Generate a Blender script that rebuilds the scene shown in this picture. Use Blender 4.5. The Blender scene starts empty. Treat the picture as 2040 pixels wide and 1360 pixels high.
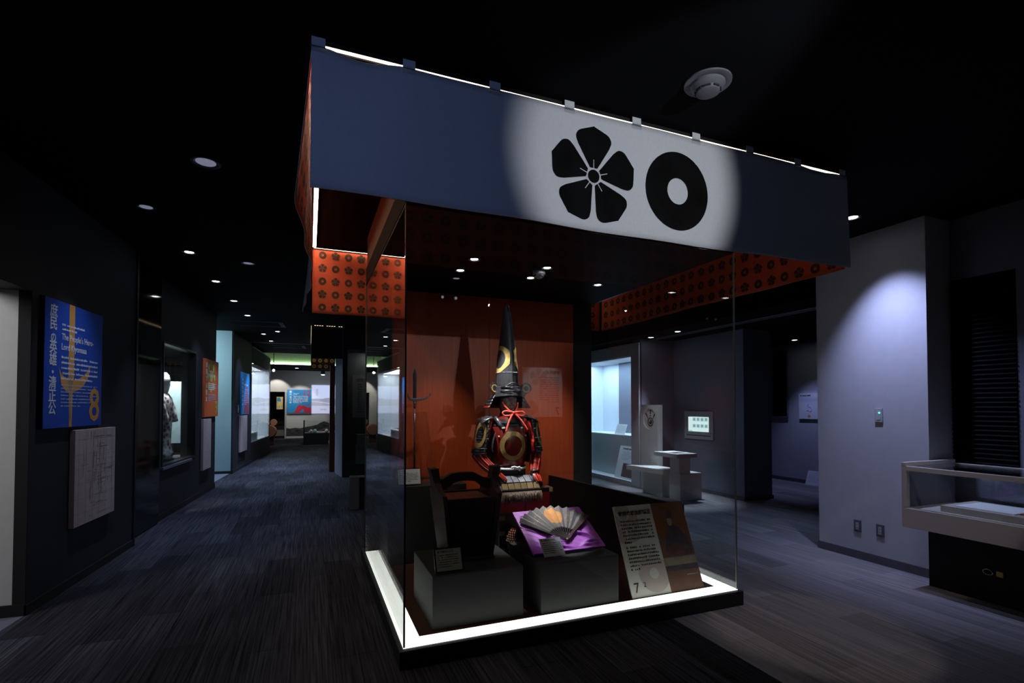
import bpy, bmesh, math, random
from mathutils import Matrix, Vector
random.seed(7)
sc = bpy.context.scene
COL = sc.collection
R = math.radians
PI = math.pi

# ------------------------------------------------------------------ camera, world, exposure
cam_d = bpy.data.cameras.new('camera')
cam = bpy.data.objects.new('camera', cam_d)
COL.objects.link(cam)
cam_d.sensor_width = 36.0
cam_d.sensor_fit = 'HORIZONTAL'
cam_d.lens = 1007.0 / 2040.0 * 36.0
cam_d.shift_y = (785.5 - 680.0) / 2040.0
cam_d.clip_start = 0.02
cam_d.clip_end = 200
cam.location = (0, 0, 1.5)
cam.rotation_euler = (R(90 + 1.34), 0, R(-21.86))
sc.camera = cam
sc.view_settings.view_transform = 'Standard'
sc.view_settings.look = 'None'
sc.view_settings.gamma = 1.0
sc.view_settings.use_curve_mapping = False
sc.view_settings.exposure = 0.0

wd = bpy.data.worlds.new('world')
sc.world = wd
wd.use_nodes = True
wd.node_tree.nodes['Background'].inputs[0].default_value = (0.5, 0.65, 1.0, 1)
wd.node_tree.nodes['Background'].inputs[1].default_value = 0.0010


def lamp(kind, name, loc, power, color=(1, 1, 1), target=None, size=0.05, angle=60, blend=0.5, size_y=None):
    d = bpy.data.lights.new(name, kind)
    d.energy = power
    d.color = color
    if kind == 'SPOT':
        d.spot_size = R(angle)
        d.spot_blend = blend
        d.shadow_soft_size = size
    elif kind == 'AREA':
        d.size = size
        if size_y:
            d.shape = 'RECTANGLE'
            d.size_y = size_y
    else:
        d.shadow_soft_size = size
    o = bpy.data.objects.new(name, d)
    COL.objects.link(o)
    o.location = loc
    if target is not None:
        v = Vector(target) - Vector(loc)
        o.rotation_euler = v.to_track_quat('-Z', 'Y').to_euler()
    return o


COOL = (0.52, 0.66, 1.0)
BLUE = (0.30, 0.45, 1.0)
LAV = (0.60, 0.66, 1.0)
WARM = (1.0, 0.86, 0.70)
NEUT = (0.93, 0.96, 1.0)
# unseen spots around camera and case; the face light and carpet wash are added
lamp('SPOT', 'banner_spot', (2.0, 0.2, 2.72), 92, (0.90, 0.94, 1.0), (1.775, 2.45, 2.86), 0.008, 41, 0.48)
lamp('SPOT', 'case_front_spot', (2.05, 0.2, 2.46), 62, (1.0, 0.92, 0.84), (1.85, 5.1, 1.15), 0.012, 30, 0.9)
lamp('SPOT', 'armour_face_fill', (2.05, 0.2, 2.42), 110, (1.0, 0.95, 0.90), (1.62, 4.0, 1.42), 0.02, 8, 1.0)  # added light without a fixture, lifts the mask under the visor
lamp('SPOT', 'banner_fill', (-0.9, 0.3, 2.7), 24, BLUE, (0.75, 2.45, 2.85), 0.015, 60, 1.0)
lamp('SPOT', 'banner_fill_far', (4.3, -0.3, 2.9), 2.5, (0.45, 0.6, 1.0), (3.2, 2.45, 2.8), 0.008, 60, 1.0)
lamp('SPOT', 'carpet_spot', (3.0, 1.2, 3.15), 34, (1.0, 0.86, 0.74), (3.15, 2.40, 0), 0.02, 24, 0.35)
lamp('SPOT', 'carpet_wash', (4.0, 2.3, 3.1), 34, LAV, (3.9, 2.9, 0), 0.03, 66, 0.9)  # added soft wash, brightens the carpet near the pillar foot
lamp('SPOT', 'right_case_spot', (3.4, 0.2, 3.1), 34, (1.0, 0.86, 0.76), (4.62, 2.45, 0.72), 0.02, 17, 0.3)
lamp('SPOT', 'panel_wash', (0.1, 4.6, 3.12), 15, (0.85, 0.88, 1.0), (-1.7, 5.6, 1.35), 0.012, 44, 0.9)



# ------------------------------------------------------------------ materials
def mat(name, col, rough=0.6, metal=0.0, var=0.08, scale=12.0, spec=0.5, emit=None, estr=0.0, bump=0.0, stretch=None, coat=0.0):
    m = bpy.data.materials.new(name)
    m.use_nodes = True
    nt = m.node_tree
    b = nt.nodes['Principled BSDF']
    b.inputs['Roughness'].default_value = rough
    b.inputs['Metallic'].default_value = metal
    b.inputs['Specular IOR Level'].default_value = spec
    b.inputs['Coat Weight'].default_value = coat
    tc = nt.nodes.new('ShaderNodeTexCoord')
    mp = nt.nodes.new('ShaderNodeMapping')
    nz = nt.nodes.new('ShaderNodeTexNoise')
    nz.inputs['Scale'].default_value = scale
    nz.inputs['Detail'].default_value = 4
    mp.inputs['Scale'].default_value = stretch or (1, 1, 1)
    nt.links.new(tc.outputs['Object'], mp.inputs['Vector'])
    nt.links.new(mp.outputs['Vector'], nz.inputs['Vector'])
    rp = nt.nodes.new('ShaderNodeValToRGB')
    rp.color_ramp.elements[0].position = 0.3
    rp.color_ramp.elements[1].position = 0.7
    rp.color_ramp.elements[0].color = tuple(max(0, c * (1 - var)) for c in col) + (1,)
    rp.color_ramp.elements[1].color = tuple(min(1, c * (1 + var)) for c in col) + (1,)
    nt.links.new(nz.outputs['Fac'], rp.inputs['Fac'])
    nt.links.new(rp.outputs['Color'], b.inputs['Base Color'])
    if emit:
        b.inputs['Emission Color'].default_value = tuple(emit) + (1,)
        b.inputs['Emission Strength'].default_value = estr
    if bump:
        bp = nt.nodes.new('ShaderNodeBump')
        bp.inputs['Strength'].default_value = bump
        bp.inputs['Distance'].default_value = 0.01
        nt.links.new(nz.outputs['Fac'], bp.inputs['Height'])
        nt.links.new(bp.outputs['Normal'], b.inputs['Normal'])
    return m


def glass_mat(name, tint=(0.96, 0.985, 0.975), f0=0.04, haze=0.0):
    m = bpy.data.materials.new(name)
    m.use_nodes = True
    nt = m.node_tree
    nt.nodes.remove(nt.nodes['Principled BSDF'])
    out = nt.nodes['Material Output']
    tr = nt.nodes.new('ShaderNodeBsdfTransparent')
    tr.inputs[0].default_value = tint + (1,)
    gl = nt.nodes.new('ShaderNodeBsdfGlossy')
    gl.inputs['Roughness'].default_value = haze
    gl.inputs['Color'].default_value = (1, 1, 1, 1)
    lw = nt.nodes.new('ShaderNodeLayerWeight')
    lw.inputs['Blend'].default_value = 0.5
    p = nt.nodes.new('ShaderNodeMath'); p.operation = 'POWER'; p.inputs[1].default_value = 5
    q = nt.nodes.new('ShaderNodeMath'); q.operation = 'MULTIPLY_ADD'
    q.inputs[1].default_value = 1 - f0; q.inputs[2].default_value = f0
    mx = nt.nodes.new('ShaderNodeMixShader')
    nt.links.new(lw.outputs['Facing'], p.inputs[0])
    nt.links.new(p.outputs[0], q.inputs[0])
    nt.links.new(q.outputs[0], mx.inputs[0])
    nt.links.new(tr.outputs[0], mx.inputs[1])
    nt.links.new(gl.outputs[0], mx.inputs[2])
    nt.links.new(mx.outputs[0], out.inputs['Surface'])
    return m


def carpet_mat(name, c0, c1, plank=False, sx=90.0, sy=1.6):
    m = bpy.data.materials.new(name)
    m.use_nodes = True
    nt = m.node_tree
    b = nt.nodes['Principled BSDF']
    b.inputs['Roughness'].default_value = 0.95
    b.inputs['Specular IOR Level'].default_value = 0.15
    g = nt.nodes.new('ShaderNodeNewGeometry')
    mp = nt.nodes.new('ShaderNodeMapping')
    mp.inputs['Scale'].default_value = (sx, sy, 1)
    nt.links.new(g.outputs['Position'], mp.inputs['Vector'])
    nz = nt.nodes.new('ShaderNodeTexNoise')
    nz.inputs['Scale'].default_value = 1.0
    nz.inputs['Detail'].default_value = 3
    nt.links.new(mp.outputs['Vector'], nz.inputs['Vector'])
    rp = nt.nodes.new('ShaderNodeValToRGB')
    rp.color_ramp.elements[0].position = 0.32
    rp.color_ramp.elements[1].position = 0.68
    rp.color_ramp.elements[0].color = tuple(c0) + (1,)
    rp.color_ramp.elements[1].color = tuple(c1) + (1,)
    nt.links.new(nz.outputs['Fac'], rp.inputs['Fac'])
    col = rp.outputs['Color']
    mul = nt.nodes.new('ShaderNodeMix'); mul.data_type = 'RGBA'; mul.blend_type = 'MULTIPLY'
    mul.inputs[0].default_value = 1.0
    if plank:
        oi = nt.nodes.new('ShaderNodeObjectInfo')
        r2 = nt.nodes.new('ShaderNodeValToRGB')
        r2.color_ramp.elements[0].color = (0.55, 0.52, 0.56, 1)
        r2.color_ramp.elements[1].color = (1.25, 1.25, 1.3, 1)
        nt.links.new(oi.outputs['Random'], r2.inputs['Fac'])
        nt.links.new(r2.outputs['Color'], mul.inputs[7])
    else:
        br = nt.nodes.new('ShaderNodeTexBrick')
        br.inputs['Scale'].default_value = 1.0
        br.inputs['Brick Width'].default_value = 1.0
        br.inputs['Row Height'].default_value = 0.25
        br.inputs['Mortar Size'].default_value = 0.0
        br.inputs['Color1'].default_value = (0.7, 0.7, 0.7, 1)
        br.inputs['Color2'].default_value = (1.15, 1.15, 1.2, 1)
        m2 = nt.nodes.new('ShaderNodeMapping')
        m2.inputs['Rotation'].default_value = (0, 0, R(90))
        nt.links.new(g.outputs['Position'], m2.inputs['Vector'])
        nt.links.new(m2.outputs['Vector'], br.inputs['Vector'])
        nt.links.new(br.outputs['Color'], mul.inputs[7])
    nt.links.new(col, mul.inputs[6])
    nt.links.new(mul.outputs[2], b.inputs['Base Color'])
    bp = nt.nodes.new('ShaderNodeBump')
    bp.inputs['Strength'].default_value = 0.35
    bp.inputs['Distance'].default_value = 0.004
    nt.links.new(nz.outputs['Fac'], bp.inputs['Height'])
    nt.links.new(bp.outputs['Normal'], b.inputs['Normal'])
    return m


def wood_mat(name, c0, c1, scale=(40, 40, 1.5), rough=0.45):
    m = mat(name, c0, rough)
    nt = m.node_tree
    for n in nt.nodes:
        if n.type == 'MAPPING':
            n.inputs['Scale'].default_value = scale
        if n.type == 'TEX_NOISE':
            n.inputs['Scale'].default_value = 1.6
        if n.type == 'VALTORGB':
            n.color_ramp.elements[0].color = tuple(c0) + (1,)
            n.color_ramp.elements[1].color = tuple(c1) + (1,)
    return m


def pattern_mat(name, c0, c1, scale, rough=0.6):
    m = mat(name, c0, rough)
    nt = m.node_tree
    vo = nt.nodes.new('ShaderNodeTexVoronoi')
    vo.inputs['Scale'].default_value = scale
    tc = [n for n in nt.nodes if n.type == 'TEX_COORD'][0]
    nt.links.new(tc.outputs['Object'], vo.inputs['Vector'])
    rp = [n for n in nt.nodes if n.type == 'VALTORGB'][0]
    nt.links.new(vo.outputs['Distance'], rp.inputs['Fac'])
    rp.color_ramp.elements[0].color = tuple(c0) + (1,)
    rp.color_ramp.elements[1].color = tuple(c1) + (1,)
    return m


M = {}
M['ceil'] = mat('ceiling_black', (0.004, 0.0042, 0.006), 0.95, spec=0.1)
M['wallL'] = mat('wall_charcoal', (0.016, 0.0155, 0.021), 0.75, scale=30)
M['white'] = mat('wall_white', (0.62, 0.61, 0.60), 0.85, var=0.03)
M['grey'] = mat('wall_grey', (0.50, 0.50, 0.54), 0.85, var=0.03)
M['greym'] = mat('wall_slate_grey', (0.19, 0.21, 0.28), 0.85, var=0.03)
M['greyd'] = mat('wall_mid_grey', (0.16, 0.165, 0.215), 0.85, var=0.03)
M['base'] = mat('skirting', (0.10, 0.10, 0.115), 0.7)
M['black'] = mat('satin_black', (0.012, 0.012, 0.014), 0.45)
M['matte'] = mat('matte_black', (0.010, 0.010, 0.012), 0.85)
M['gloss'] = mat('gloss_black', (0.006, 0.006, 0.008), 0.06, spec=0.6)
M['roof'] = mat('case_roof_black', (0.004, 0.0035, 0.0035), 0.7, spec=0.1)
M['fascia'] = mat('case_fascia', (0.15, 0.11, 0.085), 0.9, spec=0.03)
M['band'] = mat('case_band', (0.020, 0.013, 0.011), 0.9, spec=0.03)
M['carpetL'] = carpet_mat('carpet_charcoal_planks', (0.014, 0.014, 0.019), (0.078, 0.078, 0.096), True)
M['carpetF'] = carpet_mat('carpet_charcoal', (0.014, 0.014, 0.019), (0.078, 0.078, 0.096), False)
M['carpetR'] = carpet_mat('carpet_grey', (0.17, 0.16, 0.17), (0.35, 0.325, 0.325), False, 70, 1.2)
M['glass'] = glass_mat('clear_glass')
M['acryl'] = glass_mat('clear_acrylic', (0.95, 0.96, 0.97), 0.05, 0.02)
M['edge'] = mat('glass_edge', (0.25, 0.33, 0.30), 0.2)
M['cloth'] = mat('white_cotton', (0.66, 0.67, 0.70), 0.95, var=0.03, scale=60, bump=0.05)
M['orange'] = mat('vermilion_lining', (0.56, 0.085, 0.032), 0.9, var=0.06, scale=40)
M['ink'] = mat('black_ink', (0.0055, 0.0055, 0.0055), 0.95, var=0.4, scale=6, spec=0.1)
M['inkbrown'] = mat('brown_ink', (0.055, 0.032, 0.018), 0.9)
M['led'] = mat('led_strip', (1, 1, 1), 0.5, emit=(1.0, 0.80, 0.58), estr=8)
M['ledlast'] = mat('led_strip_faint', (1, 1, 1), 0.5, emit=(1.0, 0.80, 0.58), estr=2.2)
M['ledhigh'] = mat('led_strip_bright', (1, 1, 1), 0.5, emit=(1.0, 0.80, 0.58), estr=34)
M['ledlow'] = mat('led_strip_dimmed', (1, 1, 1), 0.5, emit=(1.0, 0.80, 0.58), estr=4)
M['strip'] = mat('floor_light_strip', (1, 1, 1), 0.5, emit=(1.0, 1.0, 0.94), estr=2.0)
M['panel'] = wood_mat('orange_brown_panel', (0.36, 0.044, 0.007), (0.46, 0.072, 0.014), (60, 60, 2.5), 0.5)
M['brownfl'] = wood_mat('brown_floorboard', (0.085, 0.030, 0.018), (0.14, 0.05, 0.03), (4, 40, 40), 0.4)
M['plinth'] = mat('grey_plinth', (0.017, 0.0182, 0.0185), 0.75)
M['lens'] = mat('lamp_lens', (1, 1, 1), 0.3, emit=(0.86, 0.90, 1.0), estr=14)
M['lensdim'] = mat('lamp_lens_dim', (0.6, 0.6, 0.7), 0.2, emit=(0.7, 0.72, 1.0), estr=0.2)
M['chrome'] = mat('chrome', (0.75, 0.75, 0.78), 0.12, 1.0)
M['plastic'] = mat('grey_plastic', (0.42, 0.42, 0.45), 0.5)
M['detector'] = mat('detector_grey', (0.17, 0.17, 0.19), 0.5)
M['slot'] = mat('dark_slot', (0.02, 0.02, 0.025), 0.8)
M['paper'] = mat('paper_white', (0.72, 0.71, 0.66), 0.8, var=0.02)
M['paperw'] = mat('paper_cool_white', (0.78, 0.80, 0.84), 0.8, var=0.02)
M['txt'] = mat('print_black', (0.03, 0.03, 0.03), 0.8)
M['txtw'] = mat('print_white', (0.80, 0.82, 0.90), 0.8)
M['txtlight'] = mat('print_pale', (0.50, 0.56, 0.75), 0.8)
M['blue8'] = mat('print_blue', (0.012, 0.075, 0.52), 0.55, var=0.05, scale=3)
M['gold8'] = mat('print_ochre', (0.72, 0.34, 0.065), 0.6, var=0.06)
M['goldshade'] = mat('print_mauve', (0.42, 0.26, 0.16), 0.6)
M['side8'] = mat('panel_edge', (0.02, 0.025, 0.08), 0.6)
M['mapb'] = mat('map_board', (0.58, 0.46, 0.45), 0.7, var=0.08, scale=9)
M['mapline'] = mat('map_line', (0.20, 0.16, 0.165), 0.8)
M['or9'] = mat('print_orange', (0.70, 0.13, 0.025), 0.6)
M['gr9'] = mat('print_lime', (0.42, 0.55, 0.09), 0.6)
M['bl10'] = mat('print_cyan_blue', (0.015, 0.27, 0.62), 0.6)
M['red10'] = mat('print_maroon', (0.36, 0.05, 0.10), 0.6)
M['red12'] = mat('print_red', (0.62, 0.02, 0.06), 0.6)
M['lacq'] = mat('black_lacquer', (0.014, 0.013, 0.016), 0.28, spec=0.6, var=0.2, scale=30)
M['lacqr'] = mat('red_lacquer', (0.11, 0.009, 0.006), 0.26, spec=0.6, var=0.25, scale=10)
M['silverl'] = mat('grey_lacquer', (0.13, 0.13, 0.155), 0.32, spec=0.6, var=0.3, scale=40)
M['brow'] = mat('polished_black_plate', (0.035, 0.035, 0.042), 0.22, 0.3, var=0.15, scale=30, spec=0.8)
M['maskm'] = mat('dark_iron_mask', (0.17, 0.12, 0.115), 0.33, spec=0.7, var=0.2, scale=30)
M['plategold'] = mat('dull_gilt_plate', (0.15, 0.10, 0.045), 0.4, 0.2, var=0.3, scale=30)
M['hat'] = mat('black_lacquer_hat', (0.026, 0.0255, 0.031), 0.42, var=0.45, scale=1.0, stretch=(160, 160, 6), bump=0.15)
M['gold'] = mat('dull_gold', (0.55, 0.38, 0.13), 0.42, 0.35, var=0.25, scale=25)
M['goldp'] = mat('gold_paint', (0.26, 0.165, 0.050), 0.45, 0.2, var=0.25, scale=18)
M['cord'] = mat('red_cord', (0.85, 0.075, 0.055), 0.7, var=0.2, scale=300)
M['cordw'] = mat('white_cord', (0.62, 0.60, 0.60), 0.7, var=0.3, scale=120)
M['broc'] = mat('red_brocade', (0.55, 0.03, 0.016), 0.4, var=0.6, scale=35)
M['navy'] = mat('navy_cloth', (0.012, 0.013, 0.028), 0.75, var=0.4, scale=60)
M['fur'] = mat('brown_fur', (0.19, 0.135, 0.105), 0.9, var=0.4, scale=60)
M['mail'] = pattern_mat('lacing', (0.06, 0.007, 0.006), (0.10, 0.06, 0.02), 190)
M['kikko'] = mat('ivory_scale', (0.62, 0.47, 0.34), 0.5)
M['redchest'] = mat('red_chest', (0.33, 0.008, 0.004), 0.35, var=0.2, scale=14)
M['purple'] = mat('purple_silk', (0.52, 0.13, 0.72), 0.5, var=0.10, scale=3, spec=0.6)
M['fanp'] = mat('fan_paper', (0.17, 0.158, 0.165), 0.7, var=0.14, scale=30)
M['fansun'] = mat('fan_sun', (0.62, 0.29, 0.085), 0.6, var=0.08, scale=20)
M['fanrib'] = mat('fan_rib', (0.018, 0.012, 0.010), 0.6, spec=0.2)
M['tub'] = wood_mat('dark_red_wood', (0.026, 0.008, 0.006), (0.05, 0.015, 0.010), (3, 3, 30), 0.6)
M['tublid'] = wood_mat('lid_wood', (0.14, 0.048, 0.030), (0.21, 0.075, 0.045), (30, 3, 3), 0.4)
M['photo'] = mat('sign_photo', (0.17, 0.085, 0.055), 0.5, var=0.2, scale=5)
M['photo1'] = mat('sign_photo_top', (0.23, 0.085, 0.020), 0.5, var=0.15, scale=5)
M['photo2'] = mat('sign_photo_figure', (0.075, 0.060, 0.070), 0.5, var=0.3, scale=12)
M['photo3'] = mat('sign_photo_band', (0.27, 0.23, 0.15), 0.5, var=0.15, scale=12)
M['photo4'] = mat('sign_photo_robe', (0.16, 0.07, 0.06), 0.5, var=0.3, scale=12)
M['skin'] = mat('sign_photo_face', (0.38, 0.27, 0.17), 0.6)
M['pinkp'] = mat('sign_pink', (0.56, 0.47, 0.455), 0.8, var=0.03)
M['steel'] = mat('dark_steel', (0.10, 0.10, 0.13), 0.25, 0.8)
M['cyanwall'] = mat('pale_blue_wall', (0.34, 0.50, 0.58), 0.85, var=0.02)
M['casein'] = mat('case_lining', (0.78, 0.84, 0.92), 0.8, var=0.02)
M['caselow'] = mat('case_low_panel', (0.55, 0.63, 0.66), 0.8, var=0.02)
M['bench'] = mat('bench_white', (0.60, 0.58, 0.56), 0.7, var=0.03)
M['screen'] = mat('screen_glow', (0.2, 0.2, 0.2), 0.3, emit=(0.80, 0.97, 1.0), estr=1.0)
M['screen2'] = mat('screen_tiles', (0.2, 0.2, 0.2), 0.3, emit=(0.42, 0.66, 0.74), estr=0.8)
M['screen3'] = mat('screen_marks', (0.1, 0.1, 0.1), 0.3, emit=(0.16, 0.28, 0.36), estr=0.7)
M['kiosk'] = mat('kiosk_shell', (0.46, 0.48, 0.52), 0.5)
M['projsky'] = mat('projected_sky', (0.3, 0.3, 0.3), 0.8, emit=(0.60, 0.68, 1.0), estr=0.85)
M['projland'] = mat('projected_land', (0.3, 0.3, 0.3), 0.8, emit=(0.34, 0.35, 0.46), estr=0.8)
M['projmid'] = mat('projected_haze', (0.3, 0.3, 0.3), 0.8, emit=(0.55, 0.58, 0.84), estr=0.75)
M['cove'] = mat('cove_lamp', (1, 1, 1), 0.5, emit=(0.72, 1.0, 0.62), estr=9.0)
M['covein'] = mat('cove_face', (0.46, 0.60, 0.40), 0.9)
M['green'] = mat('indicator_green', (0.02, 0.3, 0.1), 0.4, emit=(0.05, 1.0, 0.45), estr=5)
M['louv'] = mat('louvre_black', (0.005, 0.005, 0.007), 0.7, spec=0.1)
M['darkcase'] = mat('dark_case_lining', (0.055, 0.055, 0.055), 0.8)
M['scroll'] = mat('scroll_silk', (0.080, 0.076, 0.075), 0.8)
M['boxgrey'] = mat('stand_grey', (0.10, 0.10, 0.105), 0.8)
M['robe'] = pattern_mat('patterned_robe', (0.05, 0.05, 0.07), (0.85, 0.82, 0.84), 16)
M['drum'] = mat('drum_wood', (0.42, 0.15, 0.07), 0.5)
M['drumskin'] = mat('drum_skin', (0.42, 0.19, 0.11), 0.7)
M['yellow'] = mat('yellow_print', (0.62, 0.46, 0.16), 0.7)
M['olive'] = mat('olive_wall', (0.16, 0.16, 0.12), 0.8)
M['redwood'] = wood_mat('red_brown_post', (0.09, 0.028, 0.02), (0.15, 0.05, 0.034), (20, 20, 1.5), 0.4)
M['beige'] = mat('case_beige', (0.50, 0.455, 0.43), 0.6, var=0.02)
M['mountain'] = mat('landscape_print', (0.05, 0.05, 0.05), 0.8, var=0.9, scale=5, stretch=(1, 3, 1))
M['goldpr'] = mat('gold_print', (0.42, 0.22, 0.04), 0.6)
M['ledw'] = mat('led_warm_dim', (1, 1, 1), 0.5, emit=(1.0, 0.75, 0.4), estr=1.6)
M['vent'] = mat('vent_white', (0.3, 0.3, 0.34), 0.5)


# ------------------------------------------------------------------ mesh builder
class MB:
    def __init__(self):
        self.v = []; self.f = []

    def add(self, vs, fs):
        o = len(self.v)
        self.v += [tuple(p) for p in vs]
        self.f += [tuple(i + o for i in f) for f in fs]
        return self

    def box(self, x0, x1, y0, y1, z0, z1):
        return self.hexa([(x0, y0, z0), (x1, y0, z0), (x1, y1, z0), (x0, y1, z0), (x0, y0, z1), (x1, y0, z1), (x1, y1, z1), (x0, y1, z1)])

    def hexa(self, p):
        return self.add(p, [(0, 3, 2, 1), (4, 5, 6, 7), (0, 1, 5, 4), (1, 2, 6, 5), (2, 3, 7, 6), (3, 0, 4, 7)])

    def prism(self, poly, fn, d0, d1):
        n = len(poly)
        a = [fn(p[0], p[1], d0) for p in poly]
        b = [fn(p[0], p[1], d1) for p in poly]
        fs = [tuple(range(n))[::-1], tuple(range(n, 2 * n))]
        fs += [(i, (i + 1) % n, n + (i + 1) % n, n + i) for i in range(n)]
        return self.add(a + b, fs)

    def grid(self, fn, nu, nv, cu=False):
        vs = [fn(i / nu, j / nv) for j in range(nv + 1) for i in range(nu + (0 if cu else 1))]
        w = nu if cu else nu + 1
        fs = []
        for j in range(nv):
            for i in range(nu):
                i2 = (i + 1) % w if cu else i + 1
                fs.append((j * w + i, j * w + i2, (j + 1) * w + i2, (j + 1) * w + i))
        return self.add(vs, fs)

    def loft(self, rings, cap=True):
        n = len(rings[0])
        vs = [p for r in rings for p in r]
        fs = []
        for j in range(len(rings) - 1):
            for i in range(n):
                fs.append((j * n + i, j * n + (i + 1) % n, (j + 1) * n + (i + 1) % n, (j + 1) * n + i))
        if cap:
            fs.append(tuple(range(n))[::-1])
            fs.append(tuple(range((len(rings) - 1) * n, len(rings) * n)))
        return self.add(vs, fs)

    def tube(self, pts, r, n=8, mod=None):
        pts = [Vector(p) for p in pts]
        rings = []
        ref = None
        for i, p in enumerate(pts):
            t = (pts[min(i + 1, len(pts) - 1)] - pts[max(i - 1, 0)]).normalized()
            if ref is None:
                ref = Vector((0, 0, 1)) if abs(t.z) < 0.9 else Vector((0, -1, 0))
            a = (ref - t * ref.dot(t)).normalized()
            ref = a
            b = t.cross(a)
            rr = r[i] if isinstance(r, (list, tuple)) else r
            ring = []
            for k in range(n):
                th = 2 * PI * k / n
                q = rr * (mod(th) if mod else 1.0)
                ring.append(p + a * (math.cos(th) * q) + b * (math.sin(th) * q))
            rings.append(ring)
        return self.loft(rings)

    def cyl(self, c, r, z0, z1, n=20, r1=None):
        r1 = r if r1 is None else r1
        return self.loft([[(c[0] + r * math.cos(2 * PI * k / n), c[1] + r * math.sin(2 * PI * k / n), z0) for k in range(n)],
                          [(c[0] + r1 * math.cos(2 * PI * k / n), c[1] + r1 * math.sin(2 * PI * k / n), z1) for k in range(n)]])

    def lathe(self, c, prof, n=24):
        return self.loft([[(c[0] + r * math.cos(2 * PI * k / n), c[1] + r * math.sin(2 * PI * k / n), c[2] + z) for k in range(n)] for r, z in prof])

    def ball(self, c, r, n=10, m=6):
        if not isinstance(r, (tuple, list)):
            r = (r, r, r)
        rings = []
        for j in range(m + 1):
            ph = PI * (j / m) * 0.98 + 0.01 * PI
            rings.append([(c[0] + r[0] * math.sin(ph) * math.cos(2 * PI * k / n), c[1] + r[1] * math.sin(ph) * math.sin(2 * PI * k / n), c[2] - r[2] * math.cos(ph)) for k in range(n)])
        return self.loft(rings)

    def torus(self, fn, ro, ri, d0, d1, n=36):
        """flat ring: fn(a,b,d) maps to 3d, thickness d0..d1"""
        vs = []
        for k in range(n):
            c, s = math.cos(2 * PI * k / n), math.sin(2 * PI * k / n)
            vs += [fn(ro * c, ro * s, d0), fn(ri * c, ri * s, d0), fn(ri * c, ri * s, d1), fn(ro * c, ro * s, d1)]
        fs = []
        for k in range(n):
            a, b = 4 * k, 4 * ((k + 1) % n)
            for i in range(4):
                j = (i + 1) % 4
                fs.append((a + i, b + i, b + j, a + j))
        return self.add(vs, fs)


def build(name, mb, m, parent=None, smooth=False, label=None, bevel=0.0, fix=True):
    me = bpy.data.meshes.new(name)
    me.from_pydata(mb.v, [], mb.f)
    if fix:
        bm = bmesh.new(); bm.from_mesh(me)
        bmesh.ops.recalc_face_normals(bm, faces=bm.faces)
        bm.to_mesh(me); bm.free()
    me.materials.append(M[m] if isinstance(m, str) else m)
    if smooth:
        for p in me.polygons:
            p.use_smooth = True
    o = bpy.data.objects.new(name, me)
    COL.objects.link(o)
    if parent is not None:
        o.parent = parent
    if bevel:
        b = o.modifiers.new('bevel', 'BEVEL'); b.width = bevel; b.segments = 2; b.limit_method = 'ANGLE'
    if smooth == 'auto':
        me.set_sharp_from_angle(angle=R(40))
    if label:
        o['label'] = label
    return o


def struct(name, mb, m, parent=None, loc=None, rz=None, **k):
    o = build(name, mb, m, parent, **k)
    if parent is None:
        o['kind'] = 'structure'
    if loc: o.location = loc
    if rz is not None: o.rotation_euler = (0, 0, rz)
    return o


def thing(name, label, cat, loc=(0, 0, 0), rz=0, group=None, mx=None):
    o = bpy.data.objects.new(name, None)
    COL.objects.link(o)
    o.empty_display_size = 0.05
    if mx is not None:
        o.matrix_world = mx
    else:
        o.location = loc
        o.rotation_euler = (0, 0, rz)
    o['label'] = label
    o['category'] = cat
    if group:
        o['group'] = group
    return o


def frame(o, u, v):
    u = Vector(u).normalized(); v = Vector(v).normalized(); n = u.cross(v)
    return Matrix(((u.x, v.x, n.x, o[0]), (u.y, v.y, n.y, o[1]), (u.z, v.z, n.z, o[2]), (0, 0, 0, 1)))


def text(s, size, m, parent, x, y, z=0.0, align='LEFT', bold=0.0, name='lettering', sx=1.0, ext=0.0006):
    c = bpy.data.curves.new('t', 'FONT')
    c.body = s; c.size = size; c.align_x = align; c.extrude = ext; c.offset = bold; c.resolution_u = 2
    t = bpy.data.objects.new('t', c)
    COL.objects.link(t)
    dg = bpy.context.evaluated_depsgraph_get()
    me = bpy.data.meshes.new_from_object(t.evaluated_get(dg))
    bpy.data.objects.remove(t); bpy.data.curves.remove(c)
    me.name = name
    me.materials.clear(); me.materials.append(M[m])
    o = bpy.data.objects.new(name, me)
    COL.objects.link(o)
    o.parent = parent
    o.location = (x, y, z); o.scale = (sx, 1, 1)
    return o


def textblock(parent, m, x, y, w, nl, pitch, h, z, cw=None, last=0.6, name='body_text', seed=0):
    rnd = random.Random(seed)
    mb = MB()
    cw = cw or h
    for i in range(nl):
        yy = y - i * pitch
        end = x + w * (last if i == nl - 1 else 1.0)
        px = x
        while px < end - cw * 0.5:
            a = cw * rnd.uniform(0.55, 0.9)
            if rnd.random() > 0.08:
                hh = h * rnd.uniform(0.6, 1.0)
                mb.box(px, min(px + a, end), yy, yy + hh, z - 0.0005, z)
            px += cw
    return build(name, mb, m, parent, fix=False)


def crom(pts, k=6):
    P = [Vector(p) for p in pts]
    P = [P[0] * 2 - P[1]] + P + [P[-1] * 2 - P[-2]]
    out = []
    for i in range(1, len(P) - 2):
        for j in range(k):
            t = j / k
            a, b, c, d = P[i - 1], P[i], P[i + 1], P[i + 2]
            out.append(0.5 * ((2 * b) + (c - a) * t + (2 * a - 5 * b + 4 * c - d) * t * t + (3 * b - a - 3 * c + d) * t ** 3))
    out.append(P[-2])
    return out


# plane orientation helpers for prisms
XZ = lambda y0: (lambda a, b, d: (a, y0 + d, b))
UV = lambda a, b, d: (a, b, d)

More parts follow.
